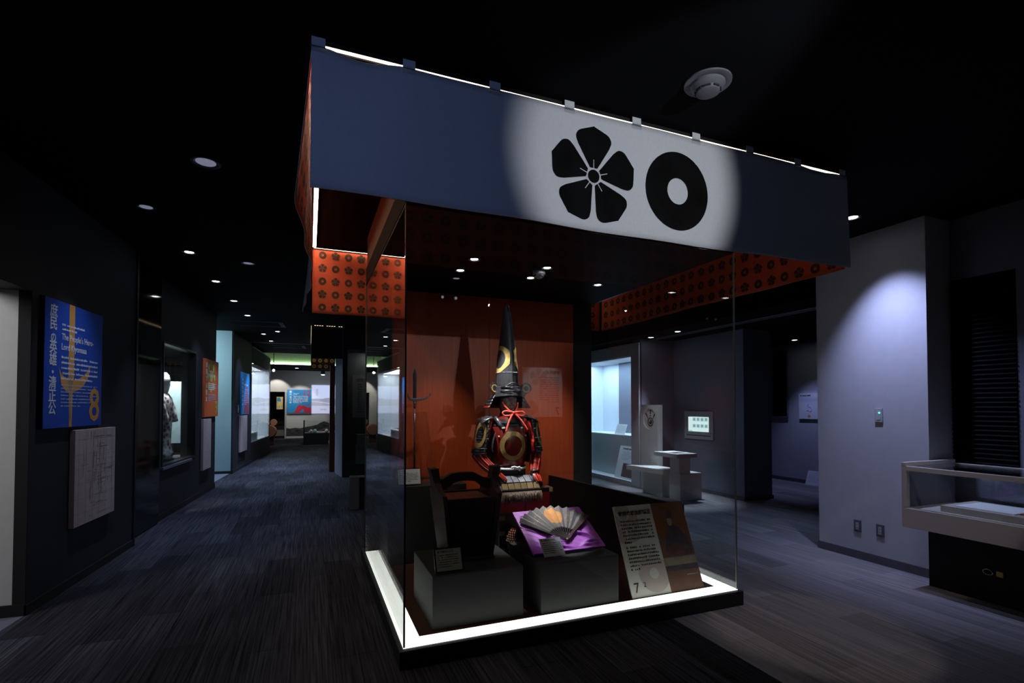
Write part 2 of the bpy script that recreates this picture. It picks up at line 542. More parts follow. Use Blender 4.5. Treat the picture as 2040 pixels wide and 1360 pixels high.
# ------------------------------------------------------------------ setting
CH = 3.19
A4 = R(-4)
P0 = (-1.878, 4.706, 0); P2 = (-1.82, 7.82, 0); P3 = (-1.587, 12.832, 0)
c4, s4 = math.cos(R(4)), math.sin(R(4))


def cl(P, n, s, z=0.0):
    """corridor frame: n into the corridor, s along the wall"""
    return (P[0] + n * c4 + s * s4, P[1] - n * s4 + s * c4, z)


fl = struct('floor', MB().box(-7, 2.4, -4, 30, -0.12, -0.006), 'carpetF')
struct('floor', MB().box(2.4, 14, -4, 30, -0.12, 0.0), 'carpetR')
plank = MB().box(-0.1242, 0.1242, -0.4985, 0.4985, -0.006, 0.0)
pk0 = None
for i in range(-9, 10):
    x = 0.025 + 0.25 * i
    off = (i * 0.37) % 1.0
    for j in range(0, 13):
        y = 0.35 + j + off
        if x > 2.4 or y > 12.4: continue
        if x > 0.55 and y > 3.6: continue
        if x > 0.4 and y - 0.5 > 2.93: continue
        if x < -2.0 + 0.07 * (y - 4.7) and y > 4.2: continue
        if pk0 is None:
            pk0 = build('carpet_plank', plank, 'carpetL', fl); pk = pk0
        else:
            pk = pk0.copy(); COL.objects.link(pk); pk.parent = fl
        pk.location = (x, y, 0)
# floor of the lit side openings
struct('floor', MB().box(-2.6, 0.0, -5, -0.02, 0.0005, 0.003), 'greyd', loc=P0, rz=A4)
struct('floor', MB().box(-2.2, -0.05, -2.05, -0.02, 0.0005, 0.003), 'greyd', loc=P3, rz=A4)

struct('ceiling', MB().box(-7, 14, -4, 17.6, CH, CH + 0.1).box(-7, 14, 22.8, 30, CH, CH + 0.1).box(-7, -1.9, 17.6, 22.8, CH, CH + 0.1).box(4, 14, 17.6, 22.8, CH, CH + 0.1).box(-1.9, 4, 17.6, 22.8, CH + 0.55, CH + 0.65), 'ceil')
struct('trim_1', MB().box(-1.9, 4, 22.75, 22.8, CH, CH + 0.55).box(-1.9, 4, 17.6, 17.65, CH, CH + 0.55).box(-1.95, -1.9, 17.6, 22.8, CH, CH + 0.55).box(4, 4.05, 17.6, 22.8, CH, CH + 0.55), 'covein')
struct('trim_2', MB().box(-1.6, 0.3, 14.78, 14.84, CH - 0.012, CH), 'vent')
# dropped ceiling of the right-hand gallery
struct('ceiling', MB().box(5.35, 12, 3.82, 10.5, 2.74, CH - 0.002), 'ceil')

# left wall, near part, with a lintel over the lit opening
struct('wall_left', MB().box(-0.30, 0, 0.0, 1.86, 0, CH).box(-0.30, -0.12, 1.86, 3.0, 0, CH).box(-0.3, 0, -6, 0.0, 2.34, CH), 'wallL', loc=P0, rz=A4)
struct('wall_left', MB().box(-3.2, -0.075, 0.0, 0.12, 0, 2.9), 'white', loc=cl(P0, -0.0, -0.008), rz=A4)
struct('wall_left', MB().box(-3.3, -3.2, -6, 0.1, 0, 2.9), 'white', loc=P0, rz=A4)
struct('trim_3', MB().box(-0.075, 0.0, -0.012, 0.0, 0, 2.34), 'matte', loc=P0, rz=A4)
struct('baseboard_left', MB().box(0, 0.012, -0.012, 1.86, 0, 0.075), 'matte', loc=P0, rz=A4)
struct('baseboard_left', MB().box(-3.2, 0.0, -0.024, -0.008, 0, 0.085), 'matte', loc=P0, rz=A4)
# left wall, second part, with the display window cut out
struct('wall_left', MB().box(-0.2, 0, 0, 0.131, 0, CH).box(-0.2, 0, 1.652, 2.945, 0, CH).box(-0.2, 0, 0.131, 1.652, 0, 0.69).box(-0.2, 0, 0.131, 1.652, 2.37, CH), 'wallL', loc=P2, rz=A4)
struct('baseboard_left', MB().box(0, 0.012, 0, 2.945, 0, 0.075), 'matte', loc=P2, rz=A4)
# second lit opening and the wall beyond it
struct('wall_left', MB().box(-2.2, -0.03, 0.0, 0.1, 0, CH), 'cyanwall', loc=P3, rz=A4)
struct('wall_left', MB().box(-2.3, -2.2, -2.2, 0.1, 0, CH).box(-2.2, -1.1, -2.3, -2.1, 0, CH), 'cyanwall', loc=P3, rz=A4)
struct('baseboard_left', MB().box(-2.2, 0.0, -0.016, 0.0, 0, 0.06), 'matte', loc=P3, rz=A4)
struct('wall_left', MB().box(-0.25, 0, 0.02, 2.23, 0, CH), 'wallL', loc=P3, rz=A4)
struct('baseboard_left', MB().box(0, 0.012, 0.0, 2.23, 0, 0.075), 'matte', loc=P3, rz=A4)
struct('wall_left', MB().box(-4, -3.9, -6, 22, 0, 3.7), 'matte', loc=P0, rz=A4)
# end wall of the far room
struct('wall_back', MB().box(-1.02, 6, 26.0, 26.2, 0, CH).box(-3.5, -1.75, 26.0, 26.2, 0, CH).box(-1.75, -1.02, 26.0, 26.2, 2.18, CH), 'white')
struct('wall_back', MB().box(-2.2, -0.8, 27.2, 27.3, 0, 2.6).box(-1.9, -1.75, 26.2, 27.2, 0, 2.6).box(-1.02, -0.9, 26.2, 27.2, 0, 2.6), 'matte')
struct('wall_right', MB().box(5, 5.1, 14, 26, 0, CH), 'white')
struct('trim_4', MB().box(-1.06, -0.99, 25.96, 26.0, 0, 2.18), 'plastic')
# right-hand gallery
struct('wall_right', MB().box(5.045, 5.42, 2.76, 3.80, 0, CH), 'grey')
struct('wall_right', MB().box(5.30, 5.42, -3.5, 1.5, 0, CH).box(5.398, 5.42, 2.30, 2.76, 2.636, CH).box(5.398, 5.42, 1.5, 2.30, 0, CH).box(5.398, 5.42, 2.30, 2.76, 0, 0.90), 'greyd')  # recess walls take a darker grey than the pillar, shade put into the colour
struct('baseboard_right', MB().box(5.033, 5.045, 2.76, 3.812, 0, 0.078).box(5.045, 5.42, 3.80, 3.812, 0, 0.078), 'base')
struct('wall_right', MB().box(6.425, 7.02, 6.10, 9.6, 0, 2.739), 'greym')
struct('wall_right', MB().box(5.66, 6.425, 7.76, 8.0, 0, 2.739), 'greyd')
struct('wall_right', MB().box(9.0, 9.1, 3.5, 11, 0, 2.739).box(7.02, 9.1, 10.4, 10.5, 0, 2.739), 'grey')
struct('wall_right', MB().box(9.0, 12.0, 3.4, 3.5, 0, 2.739).box(5.42, 5.5, 2.3, 2.4, 0, 3), 'grey')
struct('baseboard_right', MB().box(8.985, 9.0, 3.5, 10.4, 0, 0.07), 'base')
struct('baseboard_right', MB().box(6.41, 6.425, 6.10, 7.76, 0, 0.06).box(6.41, 7.035, 6.085, 6.10, 0, 0.06), 'base')
# block wall on the right of the corridor, with a dark niche for the scroll
for b_ in ((0.66, 0.75, 11.30, 12.1, 0, CH), (0.75, 2.6, 11.30, 12.1, 2.71, CH), (0.75, 2.6, 11.30, 12.1, 0, 0.25), (0.75, 2.6, 12.0, 12.1, 0.25, 2.71), (2.5, 2.6, 11.3, 12.0, 0.25, 2.71)):
    struct('wall_right', MB().box(*b_), 'black')
struct('wall_right', MB().hexa([(0.652, 11.30, 0), (0.659, 11.30, 0), (0.552, 12.08, 0), (0.545, 12.08, 0), (0.652, 11.30, 3.12), (0.659, 11.30, 3.12), (0.552, 12.08, 3.12), (0.545, 12.08, 3.12)]), 'greyd')
struct('wall_right', MB().box(0.8, 0.9, 14.5, 17, 0, CH), 'matte')
# service hatch in the pillar
h = struct('door_1', MB().box(6.524, 6.925, 6.092, 6.099, 0.03, 0.668), 'greym')
build('keyhole', MB().cyl((0, 0), 0.012, 0, 0.006, 10), 'chrome', h).matrix_world = frame((6.575, 6.092, 0.60), (1, 0, 0), (0, 0, 1))
# dark blind in the right wall: one slat after another
w = struct('window_1', MB().box(5.40, 5.418, 2.30, 2.76, 0.90, 2.636), 'louv')
sl0 = None
for k in range(43):
    z = 0.93 + k * 0.04
    if sl0 is None:
        sl0 = build('blind_slat', MB().hexa([(5.378, 2.303, -0.004), (5.398, 2.303, 0.010), (5.398, 2.757, 0.010), (5.378, 2.757, -0.004), (5.378, 2.303, 0.0), (5.398, 2.303, 0.014), (5.398, 2.757, 0.014), (5.378, 2.757, 0.0)]), 'louv', w); o = sl0
    else:
        o = sl0.copy(); COL.objects.link(o); o.parent = w
    o.location = (0, 0, z)
# black window in the far wall of the right gallery
w2 = struct('window_2', MB().box(8.97, 8.999, 7.412, 7.75, 1.298, 2.64), 'louv')
build('window_frame', MB().box(8.955, 8.975, 7.39, 7.412, 1.28, 2.66).box(8.955, 8.975, 7.75, 7.772, 1.28, 2.66).box(8.955, 8.975, 7.412, 7.75, 1.28, 1.298).box(8.955, 8.975, 7.412, 7.75, 2.64, 2.66), 'greyd', w2)
# slot diffuser along the dropped ceiling and ceiling hatches
t = thing('slot_diffuser', 'long pale slotted air diffuser strip in the lower ceiling of the right gallery', 'air vent')
build('diffuser_body', MB().box(5.86, 5.99, 3.9, 9.2, 2.728, 2.7395), 'vent', t)
for k in range(3):
    build('slot', MB().box(5.875 + k * 0.036, 5.893 + k * 0.036, 3.95, 9.15, 2.7265, 2.728), 'slot', t)
for nm, (x, y), lb in (('a', (-0.93, 11.5), 'square flush ceiling vent with bright fins, over the corridor before the far showcase'), ('b', (-0.55, 15.6), 'square flush ceiling vent farther off, just before the green-lit ceiling recess')):
    t = thing('ceiling_vent', lb, 'air vent', (x, y, CH), A4)
    build('vent_plate', MB().box(-0.42, 0.42, -0.30, 0.30, -0.006, 0.0), 'ceil', t)
    build('vent_edge', MB().box(-0.44, 0.44, -0.31, -0.30, -0.009, 0), 'vent', t)
    build('vent_edge', MB().box(-0.44, 0.44, 0.30, 0.31, -0.009, 0), 'vent', t)
    for k in range(3):
        build('vent_fin', MB().box(0.36 + 0.03 * k, 0.372 + 0.03 * k, -0.30, 0.30, -0.012, 0), 'vent', t)

# daylight-white rooms behind the openings
lamp('AREA', 'opening_lamp', cl(P0, -1.3, -1.6, 2.8), 27, (0.97, 0.97, 1.0), cl(P0, -1.2, 0.0, 1.2), size=0.8)
lamp('AREA', 'blue_opening_lamp', cl(P3, -1.1, -1.1, 3.0), 34, (0.72, 0.93, 1.0), cl(P3, -0.9, 0.0, 1.2), size=0.6)

# ------------------------------------------------------------------ ceiling lamps
GL = 'recessed downlights in the black ceiling'


def downlight(x, y, z, label, cat='downlight', r=0.055, lens='lens', power=0, color=COOL, angle=70, blend=0.7, aim=None, group=GL):
    t = thing('recessed_downlight', label, cat, (x, y, z), 0, group)
    fnp = lambda a, b, d: (a, b, d)
    build('rim', MB().torus(fnp, r * 1.25, r, -0.006, 0.0, 24), 'black', t, label='black rim')
    build('reflector', MB().grid(lambda u, v: ((r - 0.012 * v) * math.cos(2 * PI * u), (r - 0.012 * v) * math.sin(2 * PI * u), -0.004 + 0.003 * v), 24, 2, True), 'chrome', t)
    build('lens', MB().cyl((0, 0), r - 0.012, -0.002, -0.0005, 20), lens, t, label='glowing lens')
    if power:
        l = lamp('SPOT', 'downlight_beam', (x, y, z - 0.02), power, color, aim or (x, y, 0), 0.03, angle, blend)
    return t


downlight(-0.679, 4.005, CH, 'big pale unlit cone downlight nearest the camera in the corridor ceiling', r=0.075, lens='lensdim')
downlight(-1.298, 5.099, CH, 'downlight close to the wall above the blue panel', r=0.06, lens='lensdim', power=45, color=(0.7, 0.78, 1.0), aim=(-1.62, 5.25, 0.4), angle=62, blend=0.9)
downlight(-1.235, 6.428, CH, 'bright downlight above the glossy black wall strip', power=60, aim=(-1.0, 6.45, 0), angle=60)
downlight(-0.686, 6.669, CH, 'unlit chrome downlight in the middle of the corridor ceiling', r=0.06, lens='lensdim')
downlight(-1.186, 7.80, CH, 'downlight above the near edge of the wall window', power=100, aim=(-1.05, 7.8, 0))
downlight(-1.134, 9.147, CH, 'thin crescent of light above the orange panel', power=45, aim=(-1.45, 9.9, 1.0))
downlight(-1.08, 10.52, CH, 'downlight above the corner before the pale blue opening', power=130, aim=(-0.9, 10.5, 0))
downlight(-0.677, 12.54, CH, 'downlight right of the pair beyond the first ceiling vent', power=240)
downlight(-1.005, 13.10, CH, 'dim downlight left of the pair beyond the first ceiling vent', power=50, aim=(-1.4, 13.9, 1))
downlight(-0.93, 14.44, CH, 'bright downlight just before the ceiling joint of the far room', power=240)
downlight(4.50, 3.031, CH, 'downlight washing the pale pillar on the right', power=160, color=(0.50, 0.57, 1.0), aim=(5.045, 2.97, 1.50), angle=70, blend=1.0)
downlight(5.70, 7.49, 2.74, 'left downlight in the lower ceiling over the white bench', power=190, color=(0.66, 0.76, 1.0), aim=(5.55, 7.3, 0), angle=44, group='recessed downlights over the white bench')
downlight(5.66, 6.73, 2.74, 'right downlight in the lower ceiling over the white bench', power=190, color=(0.66, 0.76, 1.0), aim=(5.5, 6.6, 0), angle=44, group='recessed downlights over the white bench')
downlight(8.42, 6.785, 2.74, 'downlight in front of the far poster wall on the right', power=50, color=(0.40, 0.47, 1.0), angle=80, blend=0.8)
lamp('SPOT', 'gallery_floor_beam', (4.8, 5.0, 3.1), 60, (0.42, 0.58, 1.0), (4.9, 4.9, 0), 0.02, 64, 0.8)
lamp('SPOT', 'bench_fill', (4.5, 6.3, 3.1), 70, (0.80, 0.87, 1.0), (5.6, 7.2, 0.7), 0.02, 40, 0.6)  # added fill from the left, brightens the pylon front and bench

# round ceiling detector
t = thing('ceiling_detector', 'round grey ceiling detector with a bulging grille, right of the hanging banner', 'smoke detector', (1.917, 2.033, CH))
build('flange', MB().lathe((0, 0, 0), [(0.118, 0), (0.118, -0.008), (0.092, -0.012), (0.088, -0.010)], 40), 'detector', t, 'auto')
build('dome', MB().lathe((0, 0, 0), [(0.086, -0.008), (0.086, -0.022), (0.070, -0.036), (0.060, -0.040), (0.058, -0.056), (0.046, -0.062)], 40), 'detector', t, 'auto')
for k in range(8):
    a = 2 * PI * k / 8
    build('slot', MB().box(-0.016, 0.016, -0.004, 0.004, -0.004, 0.004), 'slot', t).matrix_local = Matrix.Translation((0.061 * math.cos(a), 0.061 * math.sin(a), -0.048)) @ Matrix.Rotation(a + PI / 2, 4, 'Z')
t = thing('smoke_detector', 'white smoke detector on the black ceiling inside the big glass case', 'smoke detector', (1.855, 3.99, 2.68))
build('base', MB().lathe((0, 0, 0), [(0.056, 0), (0.056, -0.03), (0.050, -0.035)], 28), 'plastic', t, 'auto')
build('head', MB().lathe((0, 0, 0), [(0.050, -0.035), (0.044, -0.048), (0.030, -0.054), (0.026, -0.062)], 28), 'plastic', t, 'auto')
for k in range(6):
    a = 2 * PI * k / 6 + 0.3
    build('slot', MB().box(-0.012, 0.012, -0.003, 0.003, -0.004, 0.004), 'slot', t).matrix_local = Matrix.Translation((0.047 * math.cos(a), 0.047 * math.sin(a), -0.043)) @ Matrix.Rotation(a + PI / 2, 4, 'Z')

# ------------------------------------------------------------------ the big glass case
X0, X1, Y0, Y1 = 0.515, 3.04, 2.963, 5.20
BZ, GZ = 0.105, 2.68
case = thing('display_case', 'tall walk-around glass case with black base and glowing floor strip, armour inside', 'display case', (X0, Y0, 0))
cx_, cy_ = -X0, -Y0


def cb(name, mb, m, **k):
    o = build(name, mb, m, case, **k)
    o.location = (cx_, cy_, 0)
    return o


cb('base', MB().box(X0 - 0.028, X1 + 0.02, Y0 - 0.038, Y1, 0, BZ), 'black', bevel=0.003)
cb('light_strip', MB().box(X0, X1, Y0, Y0 + 0.115, BZ, BZ + 0.004), 'strip', label='glowing white front light strip')
cb('light_strip', MB().box(X0, X0 + 0.115, Y0 + 0.115, Y1 - 0.15, BZ, BZ + 0.004), 'strip', label='glowing white left light strip')
cb('light_strip', MB().box(X1 - 0.115, X1, Y0 + 0.115, Y1 - 0.15, BZ, BZ + 0.004), 'strip', label='glowing white right light strip')
fb = cb('floorboard', MB().box(X0 + 0.115, X1 - 0.115, Y0 + 0.115, Y1 - 0.1, BZ, BZ + 0.003), 'brownfl')
G = 0.010
cb('front_pane', MB().box(X0 + G, X1 - G, Y0, Y0 + G, BZ + 0.0045, GZ), 'glass')
cb('left_pane', MB().box(X0, X0 + G, Y0 + G, Y1 - 0.13, BZ + 0.0045, GZ), 'glass')
cb('right_pane', MB().box(X1 - G, X1, Y0 + G, Y1 - 0.13, BZ + 0.0045, GZ), 'glass')
cb('corner_seam', MB().box(X0, X0 + G, Y0, Y0 + G, BZ + 0.0045, GZ), 'black')
cb('corner_seam', MB().box(X1 - G, X1, Y0, Y0 + G, BZ + 0.0045, GZ), 'edge', label='pale green glass edge')
cb('rear_post', MB().box(X0, X0 + 0.24, Y1 - 0.12, Y1, BZ, GZ), 'matte')
cb('rear_post', MB().box(X1 - 0.24, X1, Y1 - 0.10, Y1, BZ, GZ), 'matte')
cb('back_board', MB().box(X0 + 0.24, 1.783, Y1 - 0.10, Y1 - 0.08, BZ, 2.665), 'panel')
cb('back_board', MB().box(1.787, X1 - 0.24, Y1 - 0.10, Y1 - 0.08, BZ, 2.665), 'panel')
cb('back_wall', MB().box(X0 + 0.24, X1 - 0.24, Y1 - 0.08, Y1, BZ, GZ), 'matte')
cb('soffit', MB().box(X0 + 0.004, X1 - 0.004, Y0 + 0.004, Y1, GZ, GZ + 0.02), 'roof')
cb('roof_band', MB().box(X0, X1, Y0, Y1, GZ + 0.02, 2.87), 'band', bevel=0.002)
cb('roof_box', MB().box(X0 + 0.012, X1 - 0.012, Y0 + 0.012, Y1, 2.87, CH - 0.001), 'fascia')
# rear low step and angled low partition
cb('rear_step', MB().box(X0 + 0.13, 1.36, 4.52, Y1 - 0.10, BZ, 0.785), 'matte', bevel=0.003)
p = cb('low_partition', MB().hexa([(2.46, 5.05, BZ), (2.49, 5.06, BZ), (2.895, 3.38, BZ), (2.865, 3.37, BZ), (2.46, 5.05, 0.74), (2.49, 5.06, 0.74), (2.895, 3.38, 0.68), (2.865, 3.37, 0.68)]), 'matte')


def case_spot(x, y, label, power, aim, color, angle, blend=0.6, lens='lens'):
    downlight(x, y, GZ, label, r=0.042, lens=lens, power=power, color=color, angle=angle, blend=blend, aim=aim, group='downlights inside the big glass case')


case_spot(1.22, 3.852, 'brightest downlight inside the case, left front', 300, (1.60, 4.00, 1.30), (1.0, 0.97, 0.95), 26)
case_spot(1.207, 4.212, 'left rear downlight inside the case', 44, (1.15, 5.1, 0.6), WARM, 50, 1.0)
case_spot(1.871, 3.86, 'downlight inside the case in front of the smoke detector', 190, (1.765, 3.46, 0.58), (1.0, 0.97, 1.0), 13.5, 0.45)
case_spot(1.877, 4.22, 'downlight inside the case half hidden by the smoke detector', 150, (1.62, 3.98, 1.0), (1.0, 0.95, 0.92), 30)
case_spot(2.592, 4.222, 'lone downlight at the right of the case ceiling', 64, (2.3, 5.1, 0.6), WARM, 50, 1.0)
case_spot(1.249, 4.492, 'unlit bluish downlight at the left of the case ceiling', 0, None, WARM, 40, lens='lensdim')
for x, y, lb in ((1.39, 5.03, 'small round white lamp head at the top of the orange board'), (1.25, 5.03, 'tiny unlit lamp head left of the round white one, top of the orange board')):
    t = thing('mini_spotlight', lb, 'spotlight', (x, y, GZ))
    build('stem', MB().cyl((0, 0), 0.006, -0.05, 0, 8), 'black', t)
    build('lamp_head', MB().ball((0, 0, -0.065), 0.022, 14, 8), 'plastic' if x > 1.3 else 'black', t, True)
    build('lens', MB().ball((0, -0.010, -0.067), 0.016, 12, 6), 'lensdim', t, True)

# ------------------------------------------------------------------ hanging banners round the case
ZT, ZB = 3.153, 2.49


def crest_flower(R_, fn, d, hole=0.165, gap=0.022, ray=0.335, n=6):
    """five-petalled bellflower as thin plates"""
    mb = MB()
    prof = [(0.0, hole)]
    half = [(0.085, 0.165), (0.36, 0.60), (0.405, 0.72), (0.39, 0.80), (0.33, 0.87), (0.20, 0.925), (0.09, 0.965)]
    for k in range(5):
        a = PI / 2 + 2 * PI * k / 5
        rt = (math.cos(a), math.sin(a)); tn = (-math.sin(a), math.cos(a))
        hf = half
        if R_ > 0.2:
            hf = [half[0]] + [(p.x, p.y) for p in crom([(x, y, 0) for x, y in half[1:]], 5)]
        pts = [(x, y) for x, y in hf] + [(0, 1.0)] + [(-x, y) for x, y in hf[::-1]]
        poly = [((rt[0] * y + tn[0] * x) * R_, (rt[1] * y + tn[1] * x) * R_) for x, y in pts]
        # fan strips so that the print can follow the cloth
        c = ((rt[0] * 0.62) * R_, (rt[1] * 0.62) * R_)
        vs = [fn(c[0], c[1], d)] + [fn(p[0], p[1], d) for p in poly]
        mb.add(vs, [(0, i + 1, (i + 1) % len(poly) + 1) for i in range(len(poly))])
    vs = [fn(0, 0, d)] + [fn(hole * 0.8 * R_ * math.cos(2 * PI * i / 20), hole * 0.8 * R_ * math.sin(2 * PI * i / 20), d) for i in range(20)]
    mb.add(vs, [(0, i + 1, (i + 1) % 20 + 1) for i in range(20)])
    return mb


def ring_print(ro, ri, fn, d, n=28):
    vs = []
    for k in range(n):
        c, s = math.cos(2 * PI * k / n), math.sin(2 * PI * k / n)
        vs += [fn(ro * c, ro * s, d), fn((ro + ri) / 2 * c, (ro + ri) / 2 * s, d), fn(ri * c, ri * s, d)]
    fs = []
    for k in range(n):
        a, b = 3 * k, 3 * ((k + 1) % n)
        fs += [(a, b, b + 1, a + 1), (a + 1, b + 1, b + 2, a + 2)]
    return MB().add(vs, fs)


def banner(label, o, d, out, L, wave, clips, lining_print=True, big=False, zt=None, zb=ZB, ph=0):
    t = thing('hanging_banner', label, 'banner', (o[0], o[1], zb), 0, 'banners hung round the glass case')
    zt = zt or (lambda u: ZT)

    def P(u, z, off):
        zz_ = zb + (z - zb) * (zt(u) - zb) / (ZT - zb)
        tt = (ZT - z) / (ZT - zb)
        w_ = wave(u, tt) + off
        return (d[0] * u + out[0] * w_, d[1] * u + out[1] * w_, zz_ - zb)
    nu, nv = int(L / 0.04), 16

    def sheet(off):
        return MB().grid(lambda a, b: P(a * L, zb + b * (ZT - zb), off), nu, nv)
    s = build('outer_cloth', sheet(0.003), 'cloth', t, True, label='white outer cloth')
    sm = s.modifiers.new('thick', 'SOLIDIFY'); sm.thickness = 0.002; sm.offset = 0
    s = build('lining', sheet(-0.001), 'orange', t, True, label='vermilion patterned lining')
    sm = s.modifiers.new('thick', 'SOLIDIFY'); sm.thickness = 0.002; sm.offset = 0
    if lining_print:
        mb = MB()
        nc = int((L - 0.1) / 0.1325)
        for i in range(nc + 1):
            for j in range(5):
                cu, cz = 0.10 + 0.1325 * i, 3.087 - 0.1335 * j
                fn = lambda a, b, dd, cu=cu, cz=cz: P(cu + a, cz + b, dd)
                q = ring_print(0.039, 0.0135, fn, -0.0042, 16) if (i + j + ph) % 2 == 0 else crest_flower(0.045, fn, -0.0042)
                mb.add(q.v, q.f)
        build('crest_print', mb, 'inkbrown', t, fix=False, label='rows of dark ring and bellflower crests')['kind'] = 'stuff'
    if big:
        fn = lambda a, b, dd: P(1.482 + a - o[0], 2.80 + b, dd)
        fl_ = crest_flower(0.283, fn, 0.0058)
        build('bellflower_crest', fl_, 'ink', t, fix=False, label='large black five-petalled bellflower crest')
        mb = MB()
        for k in range(5):
            a = PI / 2 + 2 * PI * k / 5
            c_, s_ = math.cos(a), math.sin(a)
            q = [(0.047, -0.0022), (0.094, -0.0022), (0.094, 0.0022), (0.047, 0.0022)]
            mb.add([fn(c_ * x - s_ * y, s_ * x + c_ * y, 0.0064) for x, y in q], [(0, 1, 2, 3)])
        rp_ = ring_print(0.047, 0.0385, fn, 0.0064, 32)
        mb.add(rp_.v, rp_.f)
        build('stamen_lines', mb, 'cloth', t, fix=False)
        fn2 = lambda a, b, dd: P(2.069 + a - o[0], 2.806 + b, dd)
        build('ring_crest', ring_print(0.237, 0.079, fn2, 0.0058, 64), 'ink', t, fix=False, label='large black ring crest')
    for u in clips:
        q = P(u, ZT, 0.008)
        fnc = lambda a, b, dd: (q[0] + d[0] * a + out[0] * dd, q[1] + d[1] * a + out[1] * dd, b)
        tb = build('hanging_tab', MB().prism([(-0.03, ZT - zb - 0.004), (0.03, ZT - zb - 0.004), (0.03, CH - zb - 0.001), (-0.03, CH - zb - 0.001)], fnc, -0.002, 0.002), 'cloth', t)
        build('clear_clip', MB().prism([(-0.033, ZT - zb - 0.030), (0.033, ZT - zb - 0.030), (0.033, ZT - zb + 0.002), (-0.033, ZT - zb + 0.002)], fnc, -0.001, 0.004), 'acryl', tb)
        build('clip_bar', MB().prism([(-0.033, ZT - zb - 0.012), (0.033, ZT - zb - 0.012), (0.033, ZT - zb - 0.009), (-0.033, ZT - zb - 0.009)], fnc, 0.004, 0.007), 'chrome', tb)
    return t


def sag(u):
    z = ZT
    if u < 0.444:
        k = min(1, max(0, (u - 0.05) / 0.36)); z -= 0.020 * (4 * k * (1 - k)) ** 2
    if 3.10 < u < 3.5:
        k = (u - 3.10) / 0.40; z -= 0.012 * (4 * k * (1 - k)) ** 2
    return z


def wave_front(u, t):
    w_ = 0.016 * t * math.sin(u * 2.1 + 0.6) + 0.007 * (0.4 + 0.6 * t) * math.sin(u * 7.3)
    if u < 0.444:
        w_ -= 0.012 * (1 - t) * math.sin(PI * u / 0.444)
    return w_


CL = [0.03, 0.444, 0.889, 1.328, 1.771, 2.213, 2.651, 3.09, 3.53]
banner('front banner facing the camera, white with a black bellflower and a black ring crest', (-0.005, 2.45), (1, 0), (0, -1), 3.58, wave_front, CL, big=True, zt=sag, lining_print=True)
banner('left banner seen edge-on, its bottom edge curling outward', (0.0, 2.47), (0, 1), (-1, 0), 3.24, lambda u, t: t * (0.026 + 0.036 * math.cos(2 * PI * u / 3.3) + 0.010 * math.sin(u * 8.5) * t), [0.35, 0.8, 1.25, 1.7, 2.15, 2.6, 3.05])
banner('rear banner left behind the case, vermilion crest pattern under a bright strip', (0.02, 5.735), (1, 0), (0, 1), 3.52, lambda u, t: 0.006 * t * math.sin(u * 9), [], zt=lambda u: 3.182)
banner('right banner beyond the case, long vermilion crest pattern in shade', (3.575, 2.47), (0, 1), (1, 0), 3.24, lambda u, t: 0.008 * t * math.sin(u * 11) + 0.012 * t * math.sin(u * 3.1), [0.35, 0.8, 1.25, 1.7, 2.15, 2.6, 3.05], ph=1)
for nm, bx, lb in (('f', (0.03, 3.55, 2.468, 2.498), 'front warm white light strip on the ceiling behind the front banner'), ('l', (0.022, 0.052, 2.52, 5.68), 'left warm white light strip on the ceiling, seen below the front banner'),
                   ('r', (3.515, 3.545, 2.52, 5.68), 'right warm white light strip on the ceiling along the right banner'), ('b', (0.03, 3.55, 5.69, 5.72), 'rear warm white light strip on the ceiling at the top of the rear banner')):
    t = thing('ceiling_light_strip', lb, 'light strip', ((bx[0] + bx[1]) / 2, (bx[2] + bx[3]) / 2, CH))
    ox, oy = (bx[0] + bx[1]) / 2, (bx[2] + bx[3]) / 2
    build('channel', MB().box(bx[0] - 0.003 - ox, bx[1] + 0.003 - ox, bx[2] - 0.003 - oy, bx[3] + 0.003 - oy, -0.010, 0).box(bx[0] - 0.006 - ox, bx[0] - 0.003 - ox, bx[2] - 0.006 - oy, bx[3] + 0.006 - oy, -0.019, 0).box(bx[1] + 0.003 - ox, bx[1] + 0.006 - ox, bx[2] - 0.006 - oy, bx[3] + 0.006 - oy, -0.019, 0).box(bx[0] - 0.003 - ox, bx[1] + 0.003 - ox, bx[2] - 0.006 - oy, bx[2] - 0.003 - oy, -0.019, 0).box(bx[0] - 0.003 - ox, bx[1] + 0.003 - ox, bx[3] + 0.003 - oy, bx[3] + 0.006 - oy, -0.019, 0), 'matte', t)
    build('diffuser', MB().box(bx[0] - ox, bx[1] - ox, bx[2] - oy, bx[3] - oy, -0.0125, -0.0102), {'f': 'ledlow', 'r': 'ledlast', 'l': 'ledhigh', 'b': 'led'}[nm], t, label='glowing diffuser')

# ------------------------------------------------------------------ things standing in the glass case
FZ = BZ + 0.003


def ell(cx, cy, z, rx, ry, n=28, p=2.0, a0=0.0):
    r = []
    for k in range(n):
        th = 2 * PI * k / n + a0
        c, s = math.cos(th), math.sin(th)
        r.append((cx + rx * math.copysign(abs(c) ** (2 / p), c), cy + ry * math.copysign(abs(s) ** (2 / p), s), z))
    return r


# two grey plinths
t = thing('display_plinth', 'dark grey box plinth under the wooden water tub, left front of the case', 'plinth', (0.722, 3.126, FZ))
build('body', MB().box(0, 0.612, 0, 0.60, 0, 0.327), 'plinth', t, bevel=0.002)
build('top_board', MB().box(0, 0.612, 0, 0.60, 0.3275, 0.332), 'plinth', t, bevel=0.001)
t = thing('display_plinth', 'dark grey box plinth under the purple silk and fan', 'plinth', (1.452, 3.097, FZ))
build('body', MB().box(0, 0.612, 0, 0.585, 0, 0.327), 'plinth', t, bevel=0.002)
build('top_board', MB().box(0, 0.612, 0, 0.585, 0.3275, 0.332), 'plinth', t, bevel=0.001)
PZ = FZ + 0.332

